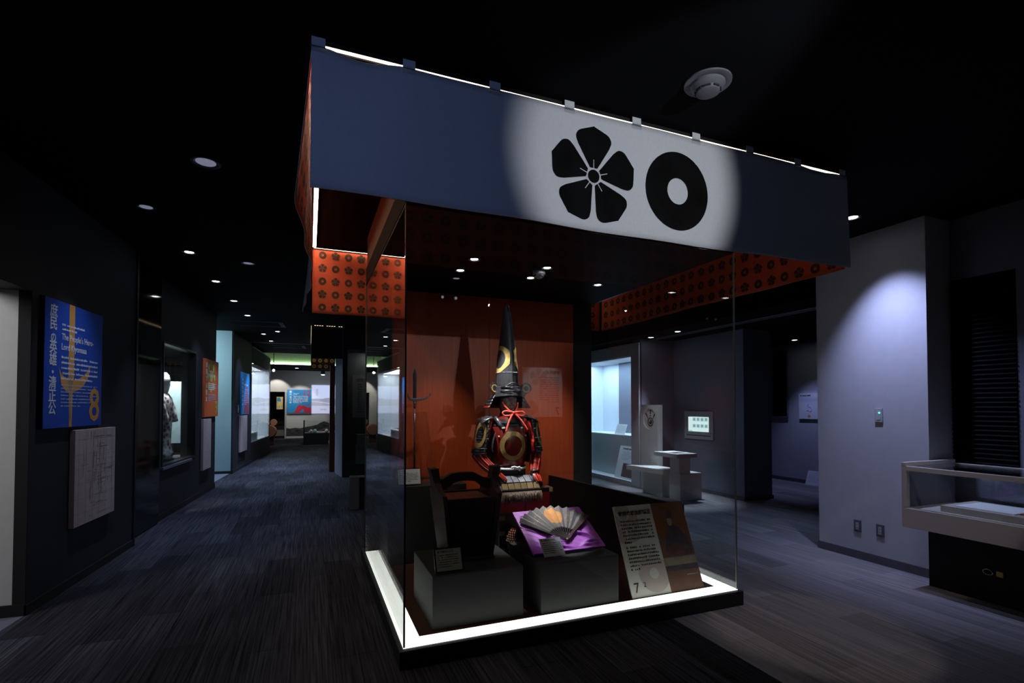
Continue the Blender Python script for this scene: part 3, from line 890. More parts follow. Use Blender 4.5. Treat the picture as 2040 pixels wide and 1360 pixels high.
# wooden tub
tub = thing('water_tub', 'tall dark red wooden tub with two ear posts and a carved carrying bar', 'tub', (1.045, 3.52, PZ))


def tb(x, z):  # half width grows upward
    return x + math.copysign(0.042 * z / 0.43, x)


def tubwall(n0, n1, y0, y1):
    return MB().hexa([(tb(n0, 0), y0, 0.022), (tb(n1, 0), y0, 0.022), (tb(n1, 0), y1, 0.022), (tb(n0, 0), y1, 0.022),
                      (tb(n0, .43), y0 - 0.03 if y0 < 0 else y0 + 0.03, 0.43), (tb(n1, .43), y0 - 0.03 if y0 < 0 else y0 + 0.03, 0.43), (tb(n1, .43), y1 - 0.03 if y1 < 0 else y1 + 0.03, 0.43), (tb(n0, .43), y1 - 0.03 if y1 < 0 else y1 + 0.03, 0.43)])


build('foot_board', MB().box(-0.165, 0.165, -0.185, 0.175, 0, 0.022), 'tub', tub, bevel=0.003)
build('front_board', tubwall(-0.124, 0.124, -0.160, -0.138), 'tub', tub)
build('rear_board', tubwall(-0.124, 0.124, 0.138, 0.160), 'tub', tub)
for sgn in (-1, 1):
    poly = [(-0.172, 0.022), (0.172, 0.022), (0.205, 0.43), (0.196, 0.455), (0.12, 0.475), (0.06, 0.525), (0.050, 0.56), (0.050, 0.625), (-0.050, 0.625), (-0.050, 0.56), (-0.06, 0.525), (-0.12, 0.475), (-0.196, 0.455), (-0.205, 0.43)]
    th = lambda z: 0.030 + 0.032 * max(0, min(1, (z - 0.43) / 0.2))
    fn = lambda a, b, dd, sgn=sgn: (sgn * (0.126 + 0.052 * b / 0.43 + dd * th(b)), a, b)
    build('end_board', MB().prism(poly, fn, 0, 1), 'tub', tub, bevel=0.003)
build('lid', MB().box(-0.150, 0.150, -0.178, 0.178, 0.405, 0.418), 'tublid', tub, label='reddish lid board')
top = [(-0.20, 0.545), (-0.165, 0.548), (-0.135, 0.568), (-0.105, 0.585), (-0.05, 0.590), (0.02, 0.588), (0.065, 0.585), (0.10, 0.566), (0.13, 0.548), (0.165, 0.540), (0.20, 0.540)]
bot = [(0.20, 0.475), (0.165, 0.472), (0.135, 0.470), (0.105, 0.497), (0.075, 0.520), (0.02, 0.528), (-0.05, 0.526), (-0.09, 0.515), (-0.115, 0.492), (-0.145, 0.472), (-0.20, 0.475)]
build('carrying_bar', MB().prism(top + bot, lambda a, b, dd: (a, dd, b), -0.028, 0.028), 'tub', tub, bevel=0.004)
for x in (-0.10, 0.0, 0.10):
    build('nail', MB().ball((tb(x, 0.40), -0.190, 0.395), 0.005, 8, 4), 'black', tub)


# caption cards in clear stands
def caption(label, o, rx, w, hgt, title, m='paper', rz=0, seed=1):
    mx = Matrix.Translation(o) @ Matrix.Rotation(R(rz), 4, 'Z') @ Matrix.Rotation(R(rx), 4, 'X')
    t = thing('caption_card', label, 'caption card', mx=mx)
    build('card', MB().box(0, w, 0, hgt, 0, 0.0012), m, t)
    if '桶' in title:
        build('dark_backing', MB().box(-0.010, w + 0.010, -0.009, hgt + 0.009, -0.003, -0.0005), 'black', t)
    build('clear_cover', MB().box(-0.014, w + 0.014, -0.012, hgt + 0.012, 0.0030, 0.0058), 'acryl', t)
    build('stand_lip', MB().box(-0.014, w + 0.014, -0.016, -0.012, -0.012, 0.0058), 'acryl', t)
    text(title, hgt * 0.11, 'txt', t, w * 0.06, hgt * 0.84, 0.0014)
    textblock(t, 'txt', w * 0.06, hgt * 0.70, w * 0.86, 6, hgt * 0.105, hgt * 0.045, 0.0016, seed=seed)
    return t


caption('small cream caption card in a clear stand at the foot of the wooden tub', (0.757, 3.150, PZ + 0.018), 64, 0.165, 0.135, '桶 加藤清正所用', seed=3)

# purple silk board, tilted
v = Vector((0, 0.44, 0.235)).normalized()
mx = frame((1.470, 3.262, PZ + 0.008), (1, 0, 0), v)
silk = thing('silk_covered_board', 'tilted board covered in creased purple silk on the right plinth', 'display board', mx=mx)


def silk_z(u, v_):
    x, y = u * 0.585, v_ * 0.455
    e = min(u, 1 - u, v_, 1 - v_) * 12
    e = max(0, min(1, e))
    z = 0.0
    # creases fan out of the lower left and lower right of the fan
    for (px, py, ang, ln, wd, am) in ((0.10, 0.10, -16, 0.22, 0.010, 0.006), (0.08, 0.13, -14, 0.26, 0.012, 0.006), (0.10, 0.06, -10, 0.26, 0.011, 0.005), (0.40, 0.05, 8, 0.17, 0.012, 0.006), (0.37, 0.18, -22, 0.18, 0.014, 0.006), (0.38, 0.03, 3, 0.2, 0.008, 0.004), (0.02, 0.36, -2, 0.12, 0.006, 0.0025), (0.02, 0.40, 1, 0.4, 0.005, 0.002)):
        c, s = math.cos(R(ang)), math.sin(R(ang))
        a = (x - px) * c + (y - py) * s; b = -(x - px) * s + (y - py) * c
        k = max(0, min(1, a / 0.04)) * max(0, min(1, (ln - a) / 0.05))
        z += 3.6 * am * k * math.exp(-(b / wd) ** 2)
    z += 0.0030 * math.sin(x * 60 + y * 130 + 2 * math.sin(y * 22)) * (0.4 + 0.6 * math.sin(x * 9 + y * 5) ** 2)
    return 0.0185 + z * e


build('silk_cloth', MB().grid(lambda a, b: (a * 0.585, b * 0.455, silk_z(a, b)), 90, 70), 'purple', silk, True, label='creased purple silk')
build('board', MB().box(0.003, 0.582, 0.003, 0.452, -0.002, 0.0175), 'purple', silk)
build('prop', MB().box(0.05, 0.53, 0.40, 0.43, -0.215, -0.004), 'matte', silk)

# the fan lies on the silk: pleats, ribs, guards
fan = thing('folding_fan', 'open grey folding fan with an orange sun disc, lying on purple silk', 'fan', mx=mx @ Matrix.Translation((0.293, 0.081, 0.040)))
A0, A1, RO, RI = 141.0, 40.0, 0.372, 0.130
NF = 20


def fanp(ang, r, lift=0.0):
    k = (ang - A0) / (A1 - A0) * NF
    f = k - math.floor(k)
    tri = abs(((k / 2) % 1) * 2 - 1)
    z = 0.004 + (0.5 - tri) * 0.020 * (r / RO) + lift
    rr = r + (0.010 * (1 - tri) * (r - RI) / (RO - RI) if r > RI else 0)
    return (rr * math.cos(R(ang)), rr * math.sin(R(ang)), z)


for k in range(NF):
    a0 = A0 + (A1 - A0) * k / NF; a1 = A0 + (A1 - A0) * (k + 0.9999) / NF
    o = build('paper_pleat', MB().grid(lambda a, b, a0=a0, a1=a1: fanp(a0 + (a1 - a0) * a, RI + (RO - RI) * b), 2, 6), 'fanp', fan)
    sm = o.modifiers.new('thick', 'SOLIDIFY'); sm.thickness = 0.0008
mb = MB()
NA, NR = 120, 60
for i in range(NA):
    for j in range(NR):
        a0 = A0 + (A1 - A0) * i / NA; a1 = A0 + (A1 - A0) * (i + 0.999) / NA
        r0 = RI + (RO - RI) * j / NR; r1 = RI + (RO - RI) * (j + 1) / NR
        am, rm = R((a0 + a1) / 2), (r0 + r1) / 2
        x, y = rm * math.cos(am), rm * math.sin(am)
        if ((x - 0.004) / 0.070) ** 2 + ((y - 0.263) / 0.086) ** 2 < 1:
            mb.add([fanp(a0, r0, 0.0012), fanp(a1, r0, 0.0012), fanp(a1, r1, 0.0012), fanp(a0, r1, 0.0012)], [(0, 1, 2, 3)])
build('sun_disc', mb, 'fansun', fan, fix=False, label='orange sun painted across the pleats')
rnd = random.Random(4)
for (ac, rc) in ((122, .24), (117, .29), (112, .30), (66, .27), (62, .30), (65, .22), (58, .26), (128, .28)):
    mbf = MB()
    for q in range(7):
        a = ac + rnd.uniform(-3, 3); r = rc + rnd.uniform(-.03, .03)
        p = fanp(a, r, 0.0014)
        mbf.add([(p[0] - .003, p[1], p[2]), (p[0], p[1] - .003, p[2]), (p[0] + .003, p[1], p[2]), (p[0], p[1] + .003, p[2])], [(0, 1, 2, 3)])
    build('gold_fleck', mbf, 'gold', fan, fix=False)['kind'] = 'stuff'
for k in range(11):
    a = R(A0 + (A1 - A0) * (k + 0.5) / 11)
    c, s = math.cos(a), math.sin(a)
    w0, w1 = 0.0026, 0.0045
    pts = [(0.0, -w0), (RI + 0.006, -w1), (RI + 0.006, w1), (0.0, w0)]
    build('rib', MB().prism(pts, lambda x, y, d, c=c, s=s: (x * c - y * s, x * s + y * c, d), 0.004 - 0.0002 * k, 0.0085 - 0.0002 * k), 'fanrib', fan)
for a, lb in ((A0 + 0.6, 'left guard stick'), (A1 - 0.8, 'broad dark right guard stick')):
    c, s = math.cos(R(a)), math.sin(R(a))
    w1 = 0.006 if a > 90 else 0.019
    pts = [(-0.012, -0.007), (RI, -0.009), (RO, -w1), (RO, w1), (RI, 0.009), (-0.012, 0.007)]
    build('guard_stick', MB().prism(pts, lambda x, y, d, c=c, s=s: (x * c - y * s, x * s + y * c, d), 0.0045, 0.012 if a < 90 else 0.006), 'tub' if a < 90 else 'fanrib', fan, label=lb)
build('pivot', MB().cyl((0, 0), 0.007, -0.006, 0.013, 12), 'gold', fan)

caption('small grey caption card in a clear stand before the purple silk', (1.515, 3.175, PZ + 0.018), 48, 0.165, 0.140, '扇 加藤清正所用', 'paperw', seed=8)

# information board leaning at the right front
v = Vector((0, 0.255, 0.61)).normalized()
mx = frame((2.182, 3.096, FZ + 0.001), (1, 0, 0), v)
sg = thing('information_board', 'leaning information board, cream text column left and brown portrait right, inside the case', 'sign board', mx=mx)
build('board', MB().box(0, 0.655, 0, 0.665, -0.008, 0), 'paper', sg)
build('support', MB().box(0.08, 0.10, 0.30, 0.32, -0.21, -0.008).box(0.55, 0.57, 0.30, 0.32, -0.21, -0.008), 'matte', sg)
build('portrait_backdrop', MB().box(0.348, 0.655, 0.40, 0.665, 0, 0.0010), 'photo1', sg, label='orange brown upper part of the portrait')
build('portrait_ground', MB().box(0.348, 0.655, 0, 0.40, 0, 0.0010), 'photo', sg, label='dull brown lower part of the portrait')
build('mat_band', MB().box(0.348, 0.655, 0.185, 0.245, 0.0010, 0.0014), 'photo3', sg, label='pale band under the seated figure')
build('shadow_band', MB().box(0.348, 0.655, 0.145, 0.185, 0.0010, 0.0013), 'photo2', sg)
build('seated_figure', MB().prism([(0.40, 0.255), (0.63, 0.255), (0.635, 0.33), (0.60, 0.40), (0.555, 0.47), (0.50, 0.485), (0.455, 0.465), (0.425, 0.40), (0.395, 0.32)], UV, 0.0010, 0.0016), 'photo2', sg, label='dark robed seated figure')
build('robe_front', MB().prism([(0.40, 0.26), (0.62, 0.26), (0.61, 0.32), (0.54, 0.345), (0.47, 0.345), (0.41, 0.32)], UV, 0.0016, 0.0020), 'photo4', sg)
build('painted_face', MB().prism([(0.490 + 0.022 * math.cos(PI * k / 8), 0.515 + 0.036 * math.sin(PI * k / 8)) for k in range(16)], UV, 0.0016, 0.0022), 'skin', sg)
build('painted_cap', MB().prism([(0.475, 0.54), (0.52, 0.54), (0.53, 0.58), (0.50, 0.60), (0.472, 0.575)], UV, 0.0016, 0.0024), 'photo2', sg)
fnp = lambda a, b, d: (0.232 + a, 0.150 + b, d)
mb = MB()
N = 80
for k in range(N):   # large pale ring cut by the column edge
    a0, a1 = 2 * PI * k / N, 2 * PI * (k + 1) / N
    q = []
    for (rr, a) in ((0.135, a0), (0.135, a1), (0.040, a1), (0.040, a0)):
        q.append((min(0.347, 0.235 + rr * math.cos(a)), max(0.001, 0.150 + rr * math.sin(a)), 0.0006))
    mb.add(q, [(0, 1, 2, 3)])
build('ring_watermark', mb, 'pinkp', sg, fix=False, label='pale pink ring printed over the text column')
mb = crest_flower(0.155, lambda a, b, d: (max(0.001, min(0.2, 0.075 + a)), max(0.0, min(0.664, 0.525 + b)), d), 0.0006)
build('flower_watermark', mb, 'pinkp', sg, fix=False, label='pale pink bellflower printed over the text column')
text('戦国武将', 0.037, 'txt', sg, 0.036, 0.592, 0.0009, bold=0.0012)
text('加藤清正', 0.037, 'txt', sg, 0.186, 0.592, 0.0009, bold=0.0012)
textblock(sg, 'txt', 0.038, 0.540, 0.285, 7, 0.0262, 0.0145, 0.0012, cw=0.0165, last=0.22, seed=11)
textblock(sg, 'txt', 0.042, 0.345, 0.285, 7, 0.0262, 0.0145, 0.0012, cw=0.0165, last=0.30, seed=12)
text('7', 0.098, 'txt', sg, 0.030, 0.034, 0.0010)
text('2', 0.048, 'txt', sg, 0.118, 0.066, 0.0010)
textblock(sg, 'txtlight', 0.53, 0.105, 0.10, 1, 0.01, 0.006, 0.0014, last=1.0)

# crossed spearhead on a clear stand, with its card
t = thing('cross_spear', 'slim dark spear with a crescent crossbar, upright before the orange board', 'spear', (0.93, 4.80, 0.785))
build('shaft', MB().cyl((0, 0), 0.008, 0.012, 0.73, 12), 'steel', t, True)
build('ferrule', MB().lathe((0, 0, 0.70), [(0.010, 0), (0.014, 0.01), (0.010, 0.02), (0.013, 0.035), (0.011, 0.06)], 14), 'steel', t, True)
rings = []
for z, w_ in ((0.745, 0.014), (0.80, 0.017), (0.90, 0.0175), (1.00, 0.018), (1.03, 0.016), (1.075, 0.001)):
    rings.append([(-w_, 0, z), (0, -w_ * 0.45, z), (w_, 0, z), (0, w_ * 0.45, z)])
build('blade', MB().loft(rings), 'steel', t, label='straight central blade')
up = [(-0.066, 0.845), (-0.058, 0.812), (-0.035, 0.793), (0.0, 0.790), (0.05, 0.793), (0.10, 0.803), (0.138, 0.820), (0.156, 0.846)]
lo = [(0.150, 0.812), (0.11, 0.786), (0.05, 0.768), (0.0, 0.762), (-0.045, 0.768), (-0.068, 0.795)]
build('crossbar', MB().prism(up + lo, lambda a, b, d: (a, d, b), -0.008, 0.008), 'steel', t, bevel=0.003, label='crescent crossbar')
t = thing('clear_stand', 'clear tapered stand round the spear shaft on the rear step', 'display stand', (0.93, 4.80, 0.786))
S = [(-0.19, -0.05, 0.0), (0.20, -0.05, 0.0), (0.20, 0.13, 0.0), (-0.19, 0.13, 0.0)]
T_ = [(-0.085, 0.0, 0.66), (0.11, 0.0, 0.66), (0.11, 0.08, 0.66), (-0.085, 0.08, 0.66)]
for i in range(4):
    if i == 0: continue
    j = (i + 1) % 4
    q = [Vector(S[i]), Vector(S[j]), Vector(T_[j]), Vector(T_[i])]
    n_ = (q[1] - q[0]).cross(q[3] - q[0]).normalized() * 0.004
    build('side_panel', MB().hexa([q[0], q[1], q[1] + n_, q[0] + n_, q[3], q[2], q[2] + n_, q[3] + n_]), 'acryl', t)
build('foot_panel', MB().box(-0.19, 0.20, -0.06, 0.13, 0.0, 0.004), 'acryl', t)
caption('white caption card in a clear stand at the foot of the spear', (0.745, 4.58, 0.800), 72, 0.20, 0.135, '十文字槍', 'paperw', seed=5)

# ------------------------------------------------------------------ armour chest, shin guards and the suit of armour
ch = thing('armour_chest', 'black framed armour chest with red panels, under the seated suit of armour', 'chest', (1.685, 4.125, FZ))
W, D = 0.235, 0.225
HT = 0.815 - FZ
build('lower_box', MB().box(-W, W, -D, D, 0.03, 0.50), 'lacq', ch, bevel=0.005)
for sx in (-1, 1):
    for sy in (-1, 1):
        build('foot', MB().box(sx * W - 0.03 * sx - 0.03, sx * W - 0.03 * sx + 0.03, sy * D - 0.03 * sy - 0.03, sy * D - 0.03 * sy + 0.03, 0, 0.0299), 'lacq', ch)
build('upper_box', MB().box(-W, W, -D, D, 0.502, HT - 0.042), 'redchest', ch, label='red upper box')
build('lid', MB().box(-W - 0.012, W + 0.012, -D - 0.012, D + 0.012, HT - 0.0415, HT), 'lacq', ch, bevel=0.006, label='black lid')
for x in (-W, W):
    for y in (-D, D):
        build('corner_post', MB().box(x - 0.008, x + 0.008, y - 0.008, y + 0.008, 0.502, HT - 0.042), 'lacq', ch)
build('rail', MB().box(-W + 0.008, W - 0.008, -D - 0.006, -D, 0.502, 0.516), 'lacq', ch)
build('rail', MB().box(-0.006, 0.006, -D - 0.004, -D, 0.516, HT - 0.042), 'lacq', ch)
for x in (-W - 0.013, W + 0.013 - 0.03):
    build('corner_fitting', MB().box(x, x + 0.03, -D - 0.0145, -D - 0.0118, HT - 0.04, HT - 0.004), 'gold', ch, label='gilt corner fitting')
for z in (0.05, 0.19, 0.33, 0.455):
    build('gilt_band', MB().box(-W + 0.004, -W + 0.05, -D - 0.003, -D, z, z + 0.035), 'goldp', ch, label='gilt fitting')
    build('gilt_band', MB().box(W - 0.05, W - 0.004, -D - 0.003, -D, z, z + 0.035), 'goldp', ch, label='gilt fitting')

for xs, lb in ((1.560, 'left shin guard with an ivory-studded knee plate, behind the purple silk'), (1.80, 'right shin guard, hidden behind the purple silk and fan')):
    t = thing('shin_guard', lb, 'shin guard', (xs, 3.812, FZ))
    build('stand_rod', MB().cyl((0, 0), 0.012, 0, 0.30, 10), 'matte', t)
    build('stand_base', MB().cyl((0, 0), 0.05, 0, 0.012, 20), 'matte', t)
    build('greave', MB().grid(lambda a, b: ((0.055 + 0.012 * math.sin(b * PI)) * math.cos(PI + PI * a), -(0.055 + 0.012 * math.sin(b * PI)) * math.sin(PI * a), 0.06 + 0.20 * b), 14, 6), 'lacq', t, True)
    build('blue_cloth', MB().grid(lambda a, b: (0.072 * math.cos(PI + PI * a), -0.072 * math.sin(PI * a), 0.25 + 0.065 * b + 0.004 * math.sin(a * 20)), 16, 4), 'navy', t, True)
    kp = build('knee_plate', MB().grid(lambda a, b: (0.080 * (1 - 0.55 * b * b) * math.cos(PI + PI * a), -0.085 * (1 - 0.25 * b) * math.sin(PI * a), 0.31 + 0.105 * b), 16, 8), 'lacqr', t, True, label='domed knee plate')
    st = None
    for r_ in range(6):
        b = 0.07 + r_ * 0.155
        nn = max(3, int(15 * (1 - 0.55 * b * b)))
        for i in range(nn):
            a = (i + 0.5 + 0.5 * (r_ % 2) * (1 if i < nn - 1 else 0)) / nn
            x = 0.082 * (1 - 0.55 * b * b) * math.cos(PI + PI * a); y = -0.087 * (1 - 0.25 * b) * math.sin(PI * a); z = 0.31 + 0.105 * b
            if st is None:
                st = build('ivory_scale', MB().ball((0, 0, 0), (0.0062, 0.0062, 0.0066), 6, 4), 'kikko', kp); s_ = st
            else:
                s_ = st.copy(); COL.objects.link(s_); s_.parent = kp
            s_.location = (x, y, z)

arm = thing('samurai_armour', 'black and red samurai armour with a very tall black cap helmet, on a chest', 'armour', (1.605, 4.10, 0.79))
arm.scale = (0.94, 1, 1)
az = lambda z: z - 0.79


def ab(name, mb, m, parent=None, **k):
    o = build(name, mb, m, parent or arm, **k)
    return o


# --- helmet
helm = ab('helmet_bowl', MB().loft([ell(0, 0.02, az(z), rx, ry, 32, 2.2) for z, rx, ry in ((1.592, .124, .134), (1.61, .124, .134), (1.645, .116, .126), (1.69, .104, .118))]), 'lacq', smooth='auto', label='black lacquer helmet bowl')


HATP = [(1.66, 0.104, 0.132), (1.72, 0.101, 0.128), (1.80, 0.096, 0.122), (1.90, 0.087, 0.112), (2.00, 0.075, 0.100), (2.10, 0.062, 0.085), (2.20, 0.049, 0.070), (2.28, 0.040, 0.056), (2.34, 0.030, 0.042), (2.375, 0.020, 0.028), (2.395, 0.006, 0.010)]


def hat_prof(z):
    for (z0, a0, b0), (z1, a1, b1) in zip(HATP, HATP[1:]):
        if z <= z1 or z1 == HATP[-1][0]:
            t = min(1, max(0, (z - z0) / (z1 - z0)))
            return a0 + (a1 - a0) * t, b0 + (b1 - b0) * t, 0.02


def hat_ring(z, n=44):
    a, b, cy = hat_prof(z)
    r = []
    for k in range(n):
        th = 2 * PI * k / n
        c, s = math.cos(th), math.sin(th)
        r.append((a * math.copysign(abs(c) ** 0.85, c), cy + b * s * (1.0 if abs(s) < 0.99 else 1.03), az(z)))
    return r


zs = [1.66 + (2.395 - 1.66) * i / 36 for i in range(37)]
ab('tall_cap', MB().loft([hat_ring(z) for z in zs]), 'hat', helm, smooth=True, label='very tall tapering black court cap')
for sgn in (-1, 1):
    mb = MB()
    N = 48
    vs = []
    for k in range(N):
        th = 2 * PI * k / N
        for rr in (1.0, 0.84, 0.68):
            y = -0.006 + 0.098 * rr * math.cos(th); z = 1.905 + 0.118 * rr * math.sin(th)
            a, b, cy = hat_prof(z)
            q = max(-0.985, min(0.985, (y - cy) / b))
            s_ang = math.asin(q)
            vs.append((sgn * (a * abs(math.cos(s_ang)) ** 0.85 + 0.0022), y - 0.0015 if q < -0.7 else y, az(z)))
    fs = []
    for k in range(N):
        a_, b_ = 3 * k, 3 * ((k + 1) % N)
        fs += [(a_, b_, b_ + 1, a_ + 1), (a_ + 1, b_ + 1, b_ + 2, a_ + 2)]
    mb.add(vs, fs)
    o = ab('gold_ring_crest', mb, 'gold', helm, fix=True, smooth=True, label='gold ring painted on the cap side')
pts = []
for z in zs[:-1]:
    a, b, cy = hat_prof(z); pts.append((0, cy - b * 1.03 - 0.0005, az(z)))
ab('front_seam', MB().tube(pts, 0.0022, 5), 'slot', helm)
ring = [Vector(p) * 1.0 for p in hat_ring(1.79)]
ab('cap_cord', MB().tube([Vector((p[0] * 1.015, 0.02 + (p[1] - 0.02) * 1.015, p[2])) for p in ring + ring[:1]], 0.0016, 5), 'plastic', helm)


def visor(u, v_):
    th = PI * (1.08 + 0.84 * u)
    sx_, sy_ = math.cos(th), math.sin(th)
    r = 1 + 0.16 * (1 - v_) ** 1.6
    z = 1.590 + 0.080 * v_ + 0.022 * (1 - v_) * (abs(sx_) ** 2) * -0.6
    f = 1.0 + 0.05 * math.exp(-((v_ - 0.55) / 0.1) ** 2) * max(0.0, 1 - sx_ * sx_ * 1.2)
    return (0.128 * r * f * sx_, 0.02 + 0.146 * r * f * sy_, az(z))


o = ab('brow_visor', MB().grid(visor, 32, 14), 'brow', helm, smooth=True, label='polished brow plate with embossed eyebrows')
sm = o.modifiers.new('thick', 'SOLIDIFY'); sm.thickness = 0.004
for sgn in (-1, 1):
    pts = [(sgn * 0.022, -0.141, az(1.626)), (sgn * 0.05, -0.136, az(1.632)), (sgn * 0.085, -0.115, az(1.634)), (sgn * 0.108, -0.085, az(1.642))]
    ab('embossed_brow', MB().tube(crom(pts, 4), 0.0032, 6), 'brow', helm, smooth=True)
ab('brow_ridge', MB().tube(crom([(-0.104, -0.080, az(1.662)), (-0.06, -0.122, az(1.676)), (0, -0.140, az(1.700)), (0.06, -0.122, az(1.676)), (0.104, -0.080, az(1.662))], 5), 0.005, 6), 'lacq', helm, smooth=True)
# turned-back flaps with round crest
for sgn in (-1, 1):
    c = Vector((0.166 if sgn > 0 else -0.138, -0.045 if sgn > 0 else -0.02, az(1.655)))
    u = Vector((math.cos(R(20)), -sgn * math.sin(R(20)), 0)); v = Vector((0, 0.18, 1)).normalized(); n_ = u.cross(v)
    fl = lambda a, b, d, c=c, u=u, v=v, n_=n_: tuple(c + u * a + v * b - n_ * (-d))
    poly = []
    for k in range(20):
        th = 2 * PI * k / 20
        x = 0.050 * math.cos(th) * (0.9 if math.sin(th) < 0 else 1.05); y = 0.056 * math.sin(th) * (1.35 if math.sin(th) < 0 else 1.0)
        poly.append((x - sgn * (0.035 if math.sin(th) < -0.5 else 0), y))
    d0, d1 = 0.0, 0.006
    flap = ab('turned_back_flap', MB().prism(poly, fl, -d1, d0), 'lacq', helm, bevel=0.002, label='turned back helmet flap')
    ab('flap_ring', MB().torus(fl, 0.036, 0.023, 0.0062 * 0 + 0.0008, 0.0022, 28), 'goldp', helm, label='gold ring on the flap')


def nape(u, v_, k):
    th = PI * (-0.12 + 1.24 * u)
    r0 = 0.135 + 0.016 * k; r1 = r0 + 0.032
    r = r0 + (r1 - r0) * v_
    z = 1.60 - 0.026 * k - 0.036 * v_
    return (r * 1.05 * math.cos(th), 0.02 + r * math.sin(th), az(z))


for k in range(4):
    o = ab('neck_guard_lame', MB().grid(lambda a, b, k=k: nape(a, b, k), 30, 3), 'lacq' if k < 3 else 'lacqr', helm, smooth=True)
    sm = o.modifiers.new('thick', 'SOLIDIFY'); sm.thickness = 0.003
# --- mask


def face(u, v_):
    th = PI * (1.0 + u)
    z = 1.425 + 0.155 * v_
    rx = 0.078 * (0.62 + 0.38 * min(1, v_ / 0.45)) ; ry = 0.100 * (0.70 + 0.30 * min(1, v_ / 0.4))
    x, y = math.cos(th), math.sin(th)
    b = 0.0
    X_ = rx * x
    b += 0.036 * math.exp(-(X_ / 0.014) ** 2) * math.exp(-((v_ - 0.60) / 0.11) ** 2)          # nose tip
    b += 0.016 * math.exp(-(X_ / 0.011) ** 2) * math.exp(-((v_ - 0.80) / 0.13) ** 2)          # bridge
    b += 0.014 * math.exp(-((abs(X_) - 0.018) / 0.010) ** 2) * math.exp(-((v_ - 0.55) / 0.06) ** 2)  # nostrils
    b -= 0.022 * math.exp(-(X_ / 0.026) ** 2) * math.exp(-((v_ - 0.335) / 0.055) ** 2)        # open mouth
    b += 0.010 * math.exp(-(X_ / 0.034) ** 2) * math.exp(-((v_ - 0.235) / 0.045) ** 2)        # lip
    b += 0.010 * math.exp(-(X_ / 0.034) ** 2) * math.exp(-((v_ - 0.435) / 0.04) ** 2)
    b += 0.014 * math.exp(-(X_ / 0.028) ** 2) * math.exp(-((v_ - 0.10) / 0.08) ** 2)          # chin
    b += 0.010 * math.exp(-((abs(X_) - 0.045) / 0.016) ** 2) * math.exp(-((v_ - 0.56) / 0.13) ** 2)  # cheeks
    b -= 0.018 * math.exp(-((abs(X_) - 0.032) / 0.014) ** 2) * math.exp(-((v_ - 0.86) / 0.07) ** 2)  # eyes
    return (X_, 0.0 + ry * y - b * max(0, -y), az(z))


mask = ab('face_mask', MB().grid(face, 48, 36), 'maskm', smooth=True, label='black face mask with nose, open mouth and chin')
ab('mask_mouth', MB().ball((0, -0.072, az(1.477)), (0.024, 0.010, 0.009), 14, 8), 'slot', mask, smooth=True)
ab('mask_back', MB().loft([ell(0, 0.025, az(z), r, r, 24) for z, r in ((1.44, .055), (1.50, .075), (1.57, .085))]), 'matte', mask, smooth=True)
for k in range(3):
    ab('throat_lame', MB().grid(lambda a, b, k=k: ((0.075 + 0.014 * k + 0.012 * b) * math.cos(PI + PI * a), -(0.085 + 0.016 * k + 0.014 * b) * math.sin(PI * a), az(1.445 - 0.028 * k - 0.030 * b)), 24, 2), 'lacqr' if k % 2 else 'lacq', mask, smooth=True)
# --- red chin cord with bow
cz = 1.447
K = (0.004, -0.125, az(cz))
cord = ab('chin_cord', MB().tube(crom([(-0.082, -0.070, az(1.535)), (-0.066, -0.098, az(1.50)), (-0.035, -0.118, az(1.465)), K], 6), 0.0072, 8), 'cord', smooth=True, label='bright red cord tied under the chin')
ab('cord_side', MB().tube(crom([(0.058, -0.095, az(1.53)), (0.045, -0.112, az(1.49)), (0.024, -0.122, az(1.462)), K], 6), 0.0072, 8), 'cord', cord, smooth=True)
ab('bow_loop', MB().tube(crom([K, (-0.03, -0.135, az(cz + 0.006)), (-0.075, -0.128, az(cz + 0.013)), (-0.100, -0.122, az(cz - 0.003)), (-0.082, -0.128, az(cz - 0.026)), (-0.035, -0.135, az(cz - 0.022)), K], 7), 0.0074, 8), 'cord', cord, smooth=True)
ab('bow_loop', MB().tube(crom([K, (0.035, -0.135, az(cz + 0.005)), (0.085, -0.128, az(cz + 0.008)), (0.112, -0.122, az(cz - 0.010)), (0.09, -0.128, az(cz - 0.026)), (0.04, -0.135, az(cz - 0.018)), K], 7), 0.0074, 8), 'cord', cord, smooth=True)
ab('bow_tail', MB().tube(crom([K, (-0.022, -0.140, az(cz - 0.03)), (-0.052, -0.150, az(cz - 0.08)), (-0.072, -0.158, az(cz - 0.125)), (-0.080, -0.160, az(cz - 0.158))], 6), 0.0084, 8), 'cord', cord, smooth=True)
ab('bow_tail', MB().tube(crom([K, (0.030, -0.138, az(cz - 0.025)), (0.068, -0.146, az(cz - 0.065)), (0.105, -0.150, az(cz - 0.115)), (0.128, -0.150, az(cz - 0.148))], 6), 0.0084, 8), 'cord', cord, smooth=True)
ab('bow_knot', MB().ball((0.004, -0.135, az(cz)), (0.015, 0.012, 0.012), 12, 8), 'cord', cord, smooth=True)
